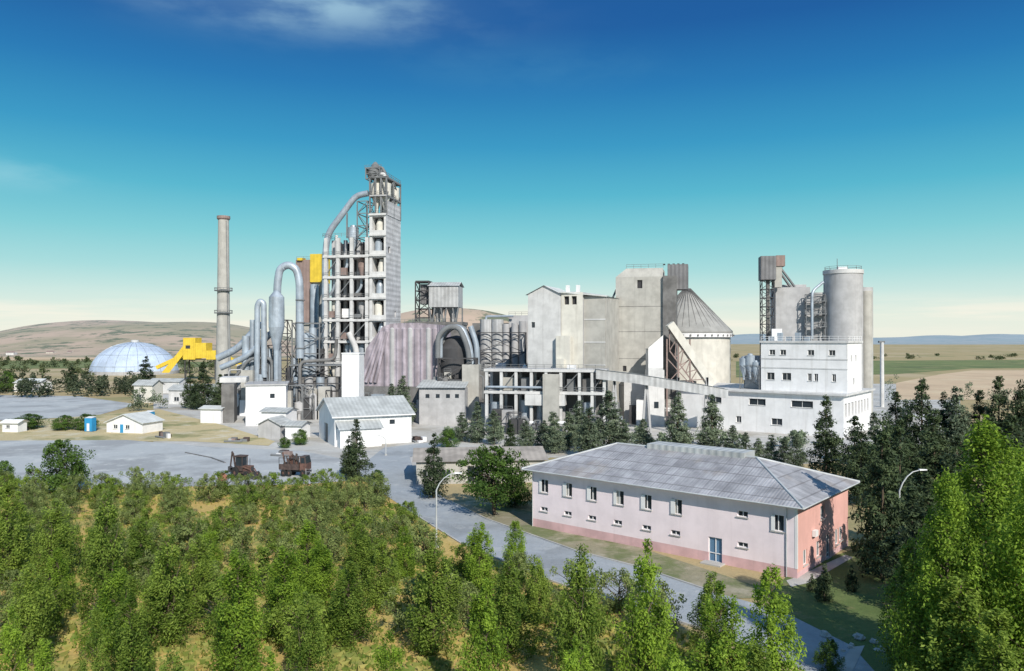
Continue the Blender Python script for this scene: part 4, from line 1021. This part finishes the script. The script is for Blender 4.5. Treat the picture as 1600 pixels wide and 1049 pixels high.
def truck():
    A = Asm('old_flatbed_truck', 462, gd(744), 8)
    for x in (-1.9, -.8, 1.9):
        for y in (-.9, .9): wheel(A, x, y, .5, .35)
    A.box('chassis', M['steel_d'], -2.6, 2.5, -.4, .4, .55, .85)
    A.box('cab', M['orange'], 1.3, 2.6, -1.05, 1.05, .85, 1.7)
    v = [(1.3,-1,1.7),(2.6,-1,1.7),(2.3,-.95,2.55),(1.3,-.95,2.55),(1.3,1,1.7),(2.6,1,1.7),(2.3,.95,2.55),(1.3,.95,2.55)]
    A.mesh('cab_upper', M['rust'], v, [(0,1,2,3),(7,6,5,4),(2,6,7,3),(0,3,7,4)]); A.mesh('windscreen', M['glass'], v, [(1,5,6,2)])
    A.box('door_glass', M['glass'], 1.55, 2.2, -1.03, -1.0, 1.75, 2.4)
    A.box('bed', M['rust'], -2.7, 1.15, -1.1, 1.1, .9, 1.05)
    for y in (-1.1, 1.02): A.box('bed_sides', M['rust'], -2.7, 1.15, y, y+.08, 1.05, 1.6)
    for x in (-2.7, -1.75, -.8, .15, 1.08):
        for y in (-1.06, 1.06): A.beam('stakes', M['steel_d'], (x, y, 1.0), (x, y, 2.4), .08)
    for y in (-1.06, 1.06): A.beam('stakes', M['steel_d'], (-2.7, y, 2.35), (1.1, y, 2.35), .08)
    rng = random.Random(3)
    for i in range(26):
        x, y = rng.uniform(-2.3, .8), rng.uniform(-.7, .7)
        A.beam('scrap_load', [M['rust'], M['orange'], M['steel_d']][i % 3], (x, y, 1.1), (x+rng.uniform(-.9, .9), y+rng.uniform(-.3, .3), rng.uniform(1.6, 2.9)), rng.uniform(.1, .3))
    A.box('bumper', M['steel_d'], 2.6, 2.7, -1, 1, .5, .75); A.e.scale = (.9, 1.0, 1.35); A.done()
truck()
A = Asm('cement_mixer', 348, gd(757), 0)
A.lathe('drum', M['salmon_drum'], 0, 0, [(.3, .5), (.75, .8), (.75, 1.3), (.3, 1.8)], 14); wheel(A, 0, -.5, .25, .12); wheel(A, 0, .5, .25, .12)
for x in (-.6, .6): A.beam('frame', M['rust'], (x, 0, 0), (0, 0, .9), .1)
A.beam('frame', M['rust'], (-.6, 0, .3), (.6, 0, .3), .1); A.done()
# boulders by the verge
A = Asm('rock_pile', 1330, 58)
rng = random.Random(9)
for i in range(12):
    x, y, q = rng.uniform(-2.2, 2.2), rng.uniform(-1.5, 1.5), rng.uniform(.2, .5)
    v = []; n = 7
    for k, (rr, z) in enumerate(((.8, 0), (1, .4), (.6, .9))):
        for j in range(n): a = 2*math.pi*j/n; w = rng.uniform(.75, 1.15); v.append((x+q*rr*w*math.cos(a), y+q*rr*w*math.sin(a), q*z*w))
    f = [(k*n+j, k*n+(j+1) % n, (k+1)*n+(j+1) % n, (k+1)*n+j) for k in range(2) for j in range(n)]+[tuple(range(2*n, 3*n))]
    A.mesh('rocks', M['kerb'], v, f)
A.done()

# ------------------------------------------------------------------ trees
L_or = leafmat('leaf_orchard', (.06, .12, .014), (.33, .44, .075), .42)
L_ol = leafmat('leaf_olive', (.09, .13, .035), (.37, .44, .15), .42)
L_pi = leafmat('needle_grey_green', (.06, .09, .06), (.27, .33, .21), .3)
L_dk = leafmat('needle_dark', (.018, .034, .018), (.10, .14, .06), .2)
L_br = leafmat('leaf_bright', (.06, .13, .012), (.36, .52, .06), .42)
L_gr = leafmat('leaf_green', (.03, .07, .012), (.16, .27, .05))
L_fa = leafmat('leaf_far', (.05, .07, .03), (.16, .19, .09))

def leaves_np(rng, C, cr, cz, shade, per, leaf, asp, cen):
    n = len(C)*per
    P = np.repeat(C, per, 0)
    g = rng.normal(size=(n, 3)); g /= np.maximum(1, np.linalg.norm(g, axis=1, keepdims=True)/1.7)
    off = g*np.repeat(cr, per)[:, None]*.55; off[:, 2] *= cz
    P = P+off
    out = P-cen; out[:, 2] *= .4; out /= np.linalg.norm(out, axis=1, keepdims=True)+1e-6
    nr = rng.normal(size=(n, 3))*.75+out*.8+np.array([0, 0, .5]); nr /= np.linalg.norm(nr, axis=1, keepdims=True)
    t = rng.normal(size=(n, 3)); t[:, 2] += .8; t -= nr*(t*nr).sum(1, keepdims=True); t /= np.linalg.norm(t, axis=1, keepdims=True)
    b = np.cross(nr, t); l = leaf*rng.uniform(.6, 1.3, n)[:, None]
    V = np.stack([P-t*l*.5, P+b*l*asp*.5, P+t*l*.5, P-b*l*asp*.5], 1).reshape(-1, 3)
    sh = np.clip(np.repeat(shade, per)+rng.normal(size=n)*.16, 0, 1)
    return V, np.repeat(sh, 4)

def tree_mesh(name, seed, h, Rr, cb, prof, ncl, per, leaf, lm, cr=.5, cz=1.0, asp=.6, trunk=.14, limbs=.5, top=.92, stems=1):
    rng = np.random.default_rng(seed)
    C = []; i = 0
    lob = rng.uniform(0, 6.28, 4)
    while len(C) < ncl:
        t = rng.random(); pr = prof(t)
        if rng.random() > pr+.08: continue
        a = rng.uniform(0, 6.28)
        wob = 1+.22*math.sin(2*a+lob[0]+5*t)+.18*math.sin(3*a+lob[1]-7*t)
        q = math.sqrt(rng.uniform(.12, 1))
        rr = Rr*pr*wob*q
        C.append((rr*math.cos(a), rr*math.sin(a), cb+(h-cb)*t, q))
    C = np.array(C); q = C[:, 3]; C = C[:, :3]
    tt = (C[:, 2]-cb)/(h-cb)
    crr = cr*(1.15-.65*tt)*rng.uniform(.7, 1.25, ncl)
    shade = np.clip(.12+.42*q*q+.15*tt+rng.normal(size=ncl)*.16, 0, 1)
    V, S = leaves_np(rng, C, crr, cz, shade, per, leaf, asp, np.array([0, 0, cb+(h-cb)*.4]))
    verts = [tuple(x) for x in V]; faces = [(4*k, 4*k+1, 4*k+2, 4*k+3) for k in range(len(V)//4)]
    nl = len(faces)
    sh = list(S)
    def tube(p, r0, r1, seg=6):
        p = [Vector(x) for x in p]; n = len(p); b = len(verts)
        for k, x in enumerate(p):
            d = (p[min(k+1, n-1)]-p[max(k-1, 0)]).normalized(); a = d.cross(Vector((.3, 1, .1))).normalized(); c = a.cross(d); r = r0+(r1-r0)*k/(n-1)
            for m in range(seg): an = 2*math.pi*m/seg; w = x+(a*math.cos(an)+c*math.sin(an))*r; verts.append(tuple(w)); sh.append(0)
        for k in range(n-1):
            for m in range(seg): j = (m+1) % seg; faces.append((b+k*seg+m, b+k*seg+j, b+(k+1)*seg+j, b+(k+1)*seg+m))
    for s_ in range(stems):
        dx, dy = (0, 0) if stems == 1 else (rng.normal()*Rr*.22, rng.normal()*Rr*.22)
        tp = top*(1 if s_ == 0 else .75)
        tube([(dx*z*1.2+rng.normal()*.04*h*.1, dy*z*1.2+rng.normal()*.04*h*.1, h*tp*z) for z in (0, .15, .35, .55, .8, 1)], trunk, trunk*.12, 7)
    for k in range(int(ncl*limbs)):
        x, y, z = C[k]; z0 = max(cb*.6, z-.55*math.hypot(x, y)-.2)
        tube([(0, 0, z0), (x*.5, y*.5, (z0+z)/2+.05), (x, y, z)], trunk*.28, .012, 4)
    me = bpy.data.meshes.new(name); me.from_pydata(verts, [], faces)
    me.materials.append(lm); me.materials.append(M['bark'])
    me.polygons.foreach_set('material_index', [0]*nl+[1]*(len(faces)-nl))
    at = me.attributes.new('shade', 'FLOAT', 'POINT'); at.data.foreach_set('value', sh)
    me.update(); return me, h, Rr*2

cone = lambda t: max(0, (1-t)**.75*(.55+.45*min(1, t*5)))
flame = lambda t: max(0.03, min(1, .5+t*3)*(1-t)**.55)
ball = lambda t: max(.05, math.sin(math.pi*(t*.86+.1))**.6)
spire = lambda t: max(0, (1-t)**.6*(.75+.25*min(1, t*4)))
K = {}
K['tall'] = [tree_mesh('orchard_tall', 10+i, 8.5, 1.9, .5, flame, 140, 80, .20, L_or if i % 2 else L_br, cr=.46, cz=2.0, asp=.42, trunk=.11, stems=2, top=.75) for i in range(6)]
K['olive'] = [tree_mesh('olive', 30+i, 3.8, 2.0, .4, ball, 62, 60, .20, L_ol if i % 3 else L_or, cr=.5, cz=1.2, asp=.5, trunk=.11, stems=2, top=.75) for i in range(6)]
K['pine'] = [tree_mesh('pine', 50+i, 12, 2.5, .6, cone, 170, 36, .38, L_pi, cr=.75, cz=.75, asp=.45, trunk=.2, limbs=.2) for i in range(4)]
K['dark'] = [tree_mesh('dark_conifer', 70+i, 12, 2.5, .5, cone, 170, 40, .38, L_dk, cr=.75, cz=.8, asp=.4, trunk=.2, limbs=.2) for i in range(4)]
K['round'] = [tree_mesh('round_tree', 90+i, 8.5, 4.2, 2.2, ball, 150, 70, .3, L_gr, cr=1.0, cz=.8, trunk=.22, stems=2, top=.7) for i in range(2)]
K['big'] = [tree_mesh('big_bright', 95+i, 17, 4.2, 1.0, spire, 420, 75, .28, L_br, cr=.95, cz=1.5, asp=.45, trunk=.3, limbs=.3, stems=2, top=.8) for i in range(2)]
K['bush'] = [tree_mesh('bush', 99, 6.5, 3.0, .1, ball, 120, 75, .26, L_gr, cr=.9, trunk=.15, stems=3, top=.6)]
K['thuja'] = [tree_mesh('thuja', 101, 3.0, .9, .05, cone, 60, 60, .14, L_dk, cr=.3, trunk=.08)]
NM = dict(tall='poplar_sapling', olive='olive_tree', pine='pine_tree', dark='cypress_tree', round='broadleaf_tree', big='poplar_tree', bush='round_bush', thuja='thuja_shrub')
trng = random.Random(21)
placed = []
def tree_at(kind, x, y, h, w):
    me, h0, w0 = trng.choice(K[kind])
    ob = bpy.data.objects.new(NM[kind], me); scene.collection.objects.link(ob)
    ob.location = (x, y, 0); ob.rotation_euler = (0, 0, trng.uniform(0, 6.28)); sw = w/w0; ob.scale = (sw, sw, h/h0); placed.append((x, y, w))
def T(kind, px, base, top, w):
    D = gd(base); h = (base-top)/F*D; tree_at(kind, gx(px, D), D, h, w/F*D)

for t in [(15, 905, 757, 84), (85, 915, 780, 72), (165, 975, 770, 86), (262, 1010, 835, 92), (372, 1075, 862, 104), (445, 1000, 855, 86),
          (20, 1190, 955, 80), (70, 1240, 1000, 80), (150, 1180, 955, 62), (545, 1010, 880, 88), (680, 1020, 852, 104), (795, 1030, 880, 88),
          (905, 1105, 852, 96), (1012, 1110, 850, 100), (760, 1140, 905, 95), (1125, 1150, 915, 115), (1205, 1130, 888, 115), (1422, 1060, 848, 100),
          (900, 1230, 1000, 100), (1050, 1250, 1010, 115), (420, 1220, 1020, 100), (270, 1220, 1015, 90), (1180, 1260, 1010, 120), (1500, 1150, 900, 150), (1560, 1200, 960, 150), (598, 950, 850, 66), (220, 905, 812, 66), (500, 950, 845, 70), (610, 1200, 990, 95), (310, 965, 835, 70), (50, 1040, 880, 84), (205, 1090, 905, 84), (840, 980, 868, 60), (480, 1120, 925, 80)]:
    T('tall', *t)
# orchard rows
for row in range(15):
    y = 56+row*4.4
    for col in range(-19, 20):
        x = col*4.8+(row % 2)*1.4+trng.uniform(-.8, .8); yy = y+trng.uniform(-.7, .7)
        px = 800+x/yy*F; py = HY+CH/yy*F
        if px < -120 or yy > gd(766): continue
        edge = [(1400, 1400), (1250, 1060), (1000, 955), (850, 905), (720, 850), (640, 800), (575, 757)]
        lim = next((a[0]+(b[0]-a[0])*(a[1]-py)/(a[1]-b[1]) for a, b in zip(edge[:-1], edge[1:]) if b[1] <= py <= a[1]), 560)
        if px > lim-28: continue
        if any((x-a)**2+(yy-b)**2 < (1.5+c*.3)**2 for a, b, c in placed): continue
        if trng.random() < .07: continue
        s = trng.uniform(.75, 1.15)*(1.12 if yy < 80 else 1.0)
        if yy < 78 and trng.random() < .35: tree_at('tall', x, yy, 5.4*s, 3.2*s)
        else: tree_at('olive', x, yy, 3.5*s, 3.8*s)
for t in [(722, 690, 642, 34), (745, 692, 628, 36), (772, 695, 640, 36), (822, 703, 655, 34), (865, 708, 640, 45), (888, 702, 640, 40), (920, 714, 632, 52), (952, 710, 608, 58), (905, 692, 622, 40), (1005, 705, 655, 40),
          (1060, 718, 614, 55), (1112, 718, 612, 52), (630, 668, 588, 46), (612, 664, 600, 34), (850, 700, 655, 36), (975, 712, 655, 36), (1145, 722, 665, 44)]:
    T('pine', *t)
for i, px in enumerate(range(1165, 1265, 20)): T('pine', px, 730, 676+(i*7) % 13, 34)
for t in [(557, 753, 655, 46), (545, 750, 680, 30), (678, 779, 676, 48), (798, 712, 655, 28), (1290, 750, 618, 58), (1335, 765, 650, 60), (1378, 905, 640, 95), (1345, 790, 660, 60), (1405, 860, 655, 80), (1440, 745, 592, 66),
          (1400, 735, 612, 60), (1478, 740, 610, 60), (1530, 738, 610, 60), (1560, 745, 588, 66), (1595, 750, 592, 66), (1625, 745, 590, 66), (1420, 800, 690, 70), (1460, 790, 640, 80), (1450, 900, 740, 90), (1390, 790, 650, 66),
          (1500, 820, 680, 90), (1580, 820, 650, 90), (1425, 950, 760, 100), (318, 640, 566, 44), (298, 638, 580, 34), (228, 612, 556, 36), (345, 645, 585, 34), (112, 612, 570, 26)]:
    T('dark', *t)
for t in [(1495, 745, 598, 60), (1365, 742, 645, 50), (1415, 742, 625, 46), (1512, 742, 640, 40), (1545, 742, 630, 44), (1600, 725, 640, 60)]: T('pine', *t)
T('round', 772, 805, 698, 108); T('bush', 98, 769, 690, 70); T('bush', 5, 765, 722, 40); T('bush', 135, 672, 648, 40); T('bush', 45, 670, 648, 50); T('bush', 805, 790, 745, 55); T('bush', 700, 700, 672, 30)
T('bush', 100, 672, 650, 36); T('bush', 10, 612, 582, 30)
T('big', 1540, 1075, 658, 205); T('big', 1480, 1120, 740, 150); T('big', 1620, 1150, 720, 190); T('big', 1590, 1000, 700, 150)
T('thuja', 1287, 940, 878, 32); T('thuja', 1330, 925, 880, 20); T('thuja', 1268, 925, 895, 16)
T('bush', 1295, 1050, 1000, 36); T('bush', 445, 700, 684, 20); T('bush', 590, 752, 735, 24)
T('bush', 470, 695, 672, 26)

# distant tree masses, one object each
def tree_mass(name, spots, lm, leaf, per=26, seed=5):
    rng = np.random.default_rng(seed); C = []; cr = []; sh = []
    for x, y, h, w in spots:
        for k in range(9):
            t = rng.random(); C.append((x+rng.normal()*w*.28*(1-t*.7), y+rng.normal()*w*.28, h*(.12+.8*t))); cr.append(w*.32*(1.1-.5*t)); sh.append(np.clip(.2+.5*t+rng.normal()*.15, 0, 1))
    C = np.array(C); V, S = leaves_np(rng, C, np.array(cr), 1.0, np.array(sh), per, leaf, .8, C.mean(0)-np.array([0, 0, 50]))
    me = bpy.data.meshes.new(name); me.from_pydata([tuple(v) for v in V], [], [(4*k, 4*k+1, 4*k+2, 4*k+3) for k in range(len(V)//4)])
    me.materials.append(lm); at = me.attributes.new('shade', 'FLOAT', 'POINT'); at.data.foreach_set('value', list(S))
    ob = bpy.data.objects.new(name, me); scene.collection.objects.link(ob)
r2 = random.Random(6)
sp = []
for i in range(60):
    px = r2.uniform(-60, 215); D = gd(r2.uniform(606, 622)); sp.append((gx(px, D), D, r2.uniform(5, 9), r2.uniform(4, 6)))
tree_mass('distant_trees', sp, leafmat('leaf_row', (.03, .045, .025), (.13, .16, .09)), .8)
sp = []
for i in range(110):
    px = r2.uniform(-300, 350); D = gd(r2.uniform(562, 588)); sp.append((gx(px, D), D, r2.uniform(3, 6), r2.uniform(5, 9)))
for i in range(36):
    px = r2.uniform(1130, 1850); D = gd(r2.uniform(556, 566)); sp.append((gx(px, D), D, r2.uniform(2, 4), r2.uniform(6, 10)))
tree_mass('distant_trees', sp, L_fa, 1.2, 20, 8)
sp = [(gx(r2.uniform(235, 400), 265)+0, 265+r2.uniform(-20, 40), r2.uniform(3, 8), r2.uniform(3, 5)) for i in range(34)]
sp += [(gx(r2.uniform(1000, 1280), 172), 166+r2.uniform(-4, 6), r2.uniform(2, 3.2), 2.6) for i in range(18)]
sp += [(gx(r2.uniform(700, 1000), 190), 180+r2.uniform(-6, 4), r2.uniform(2, 3.2), 2.6) for i in range(18)]
for i in range(14):
    px = r2.uniform(1380, 1700); D = gd(r2.uniform(615, 645)); sp.append((gx(px, D), D, r2.uniform(5, 10), r2.uniform(4, 6)))
tree_mass('shrubbery', sp, L_pi, .5, 30, 9)

# dry grass tufts of the orchard, one object
def tufts():
    rng = np.random.default_rng(3); v = []; f = []; sh = []
    for i in range(34000):
        D = 44+75*rng.random()**1.3; px = rng.uniform(-50, 1250); x = (px-800)/F*D; py = HY+CH/D*F
        if px > np.interp(py, [750, 800, 850, 905, 955, 1060, 1400], [560, 630, 705, 835, 985, 1230, 1290]): continue
        if math.sin(x*.35+1)*math.cos(D*.3) < rng.uniform(-1, .6): continue
        hgt = rng.uniform(.15, .5); a = rng.uniform(0, 6.28); w = rng.uniform(.08, .25); dx, dy = math.cos(a)*w, math.sin(a)*w; b = len(v)
        v += [(x-dx, D-dy, .05), (x+dx, D+dy, .05), (x+dx*1.6+rng.normal()*.1, D+dy*1.6, hgt), (x-dx*1.4, D-dy*1.4+rng.normal()*.1, hgt*.8)]; f.append((b, b+1, b+2, b+3)); sh += [rng.random()]*4
    me = bpy.data.meshes.new('grass_tufts'); me.from_pydata(v, [], f); me.materials.append(leafmat('grass_blades', (.18, .26, .05), (.56, .48, .17)))
    at = me.attributes.new('shade', 'FLOAT', 'POINT'); at.data.foreach_set('value', sh)
    ob = bpy.data.objects.new('grass_tufts', me); scene.collection.objects.link(ob)
tufts()

# ------------------------------------------------------------------ light, sky, camera
el = R(35); az = Vector((.36, -.93, 0)).normalized()
sd = Vector((az.x*math.cos(el), az.y*math.cos(el), math.sin(el)))
ld = bpy.data.lights.new('sun', 'SUN'); ld.energy = 5.0; ld.angle = R(.5); ld.color = (1, .94, .84)
so = bpy.data.objects.new('sun', ld); scene.collection.objects.link(so); so.rotation_euler = sd.to_track_quat('Z', 'Y').to_euler(); so.location = (0, 0, 100)

w = bpy.data.worlds.new('World'); scene.world = w; w.use_nodes = True
nt = w.node_tree; N = nt.nodes; L = nt.links; N.clear()
out = N.new('ShaderNodeOutputWorld')
sky = N.new('ShaderNodeTexSky'); sky.sky_type = 'NISHITA'; sky.sun_disc = False; sky.sun_elevation = el; sky.sun_rotation = math.atan2(sd.x, sd.y)
b1 = N.new('ShaderNodeBackground'); b1.inputs[1].default_value = .10; L.new(sky.outputs[0], b1.inputs[0])
tc = N.new('ShaderNodeTexCoord'); sep = N.new('ShaderNodeSeparateXYZ'); L.new(tc.outputs['Generated'], sep.inputs[0])
elev = mth(N, L, 'ARCSINE', sep.outputs[2]); azn = mth(N, L, 'ARCTAN2', sep.outputs[0], sep.outputs[1])
cr = N.new('ShaderNodeValToRGB'); L.new(mth(N, L, 'MULTIPLY', elev, 1/R(60)), cr.inputs[0])
def lin(c): return tuple(((x/255+.055)/1.055)**2.4 if x > 10 else x/255/12.92 for x in c)
stops = [(0, (240, 242, 228)), (1.6, (232, 241, 228)), (3.2, (205, 233, 227)), (5, (168, 221, 222)), (7.5, (130, 207, 216)), (10.5, (86, 184, 208)), (14, (54, 154, 198)), (18, (34, 122, 182)), (22, (24, 94, 162)), (28, (22, 82, 152)), (45, (90, 140, 190)), (60, (110, 150, 190))]
e = cr.color_ramp.elements
while len(e) > 1: e.remove(e[-1])
e[0].position = 0; e[0].color = (*lin(stops[0][1]), 1)
for d, c in stops[1:]:
    q = e.new(d/60); q.color = (*lin(c), 1)
col = cr.outputs[0]
# clouds, in azimuth / elevation
cv = N.new('ShaderNodeCombineXYZ'); L.new(azn, cv.inputs[0]); L.new(mth(N, L, 'MULTIPLY', elev, 3.0), cv.inputs[1])
n1 = noise(N, L, cv.outputs[0], 7, 5, .55)
cv2 = N.new('ShaderNodeCombineXYZ'); L.new(azn, cv2.inputs[0]); L.new(mth(N, L, 'MULTIPLY', elev, 14.0), cv2.inputs[1])
n2 = noise(N, L, cv2.outputs[0], 3.2, 5, .55)
def blob(a0, e0, sa, se):
    x = mth(N, L, 'MULTIPLY', mth(N, L, 'SUBTRACT', azn, R(a0)), 1/R(sa)); y = mth(N, L, 'MULTIPLY', mth(N, L, 'SUBTRACT', elev, R(e0)), 1/R(se))
    return mth(N, L, 'EXPONENT', mth(N, L, 'MULTIPLY', mth(N, L, 'ADD', mth(N, L, 'MULTIPLY', x, x), mth(N, L, 'MULTIPLY', y, y)), -1))
nn = ramp(N, L, n1, .33, .66)
c1 = mth(N, L, 'MULTIPLY', blob(-15.5, 23.2, 10.0, 1.9), mth(N, L, 'MULTIPLY_ADD', nn, .6, .15))
c2 = mth(N, L, 'MULTIPLY', blob(-33, 10.3, 4.0, .9), mth(N, L, 'MULTIPLY', nn, .4))
c3 = mth(N, L, 'MULTIPLY', blob(2, 19.5, 9, 1.4), mth(N, L, 'MULTIPLY', nn, .10))
col = mixc(N, L, c1, col, lin((178, 218, 234))); col = mixc(N, L, c2, col, lin((170, 220, 230))); col = mixc(N, L, c3, col, lin((120, 190, 215)))
band = mth(N, L, 'MULTIPLY', ramp(N, L, n2, .42, .6), mth(N, L, 'EXPONENT', mth(N, L, 'MULTIPLY', mth(N, L, 'POWER', mth(N, L, 'MULTIPLY', mth(N, L, 'SUBTRACT', elev, R(1.5)), 1/R(1.0)), 2.0), -1)))
col = mixc(N, L, mth(N, L, 'MULTIPLY', band, .85), col, lin((252, 247, 232)))
b2 = N.new('ShaderNodeBackground'); b2.inputs[1].default_value = 1.0; L.new(col, b2.inputs[0])
mx = N.new('ShaderNodeMixShader'); mx.inputs[0].default_value = .95; L.new(b1.outputs[0], mx.inputs[1]); L.new(b2.outputs[0], mx.inputs[2]); L.new(mx.outputs[0], out.inputs[0])

cd = bpy.data.cameras.new('camera'); cam = bpy.data.objects.new('camera', cd); scene.collection.objects.link(cam); scene.camera = cam
cd.sensor_width = 36; cd.lens = 27; cd.clip_end = 20000; cd.clip_start = .5
cam.location = (0, 0, CH); cam.rotation_euler = (R(90)+math.atan(5.5/F), 0, 0)
scene.view_settings.view_transform = 'Standard'; scene.view_settings.look = 'None'; scene.view_settings.exposure = 0
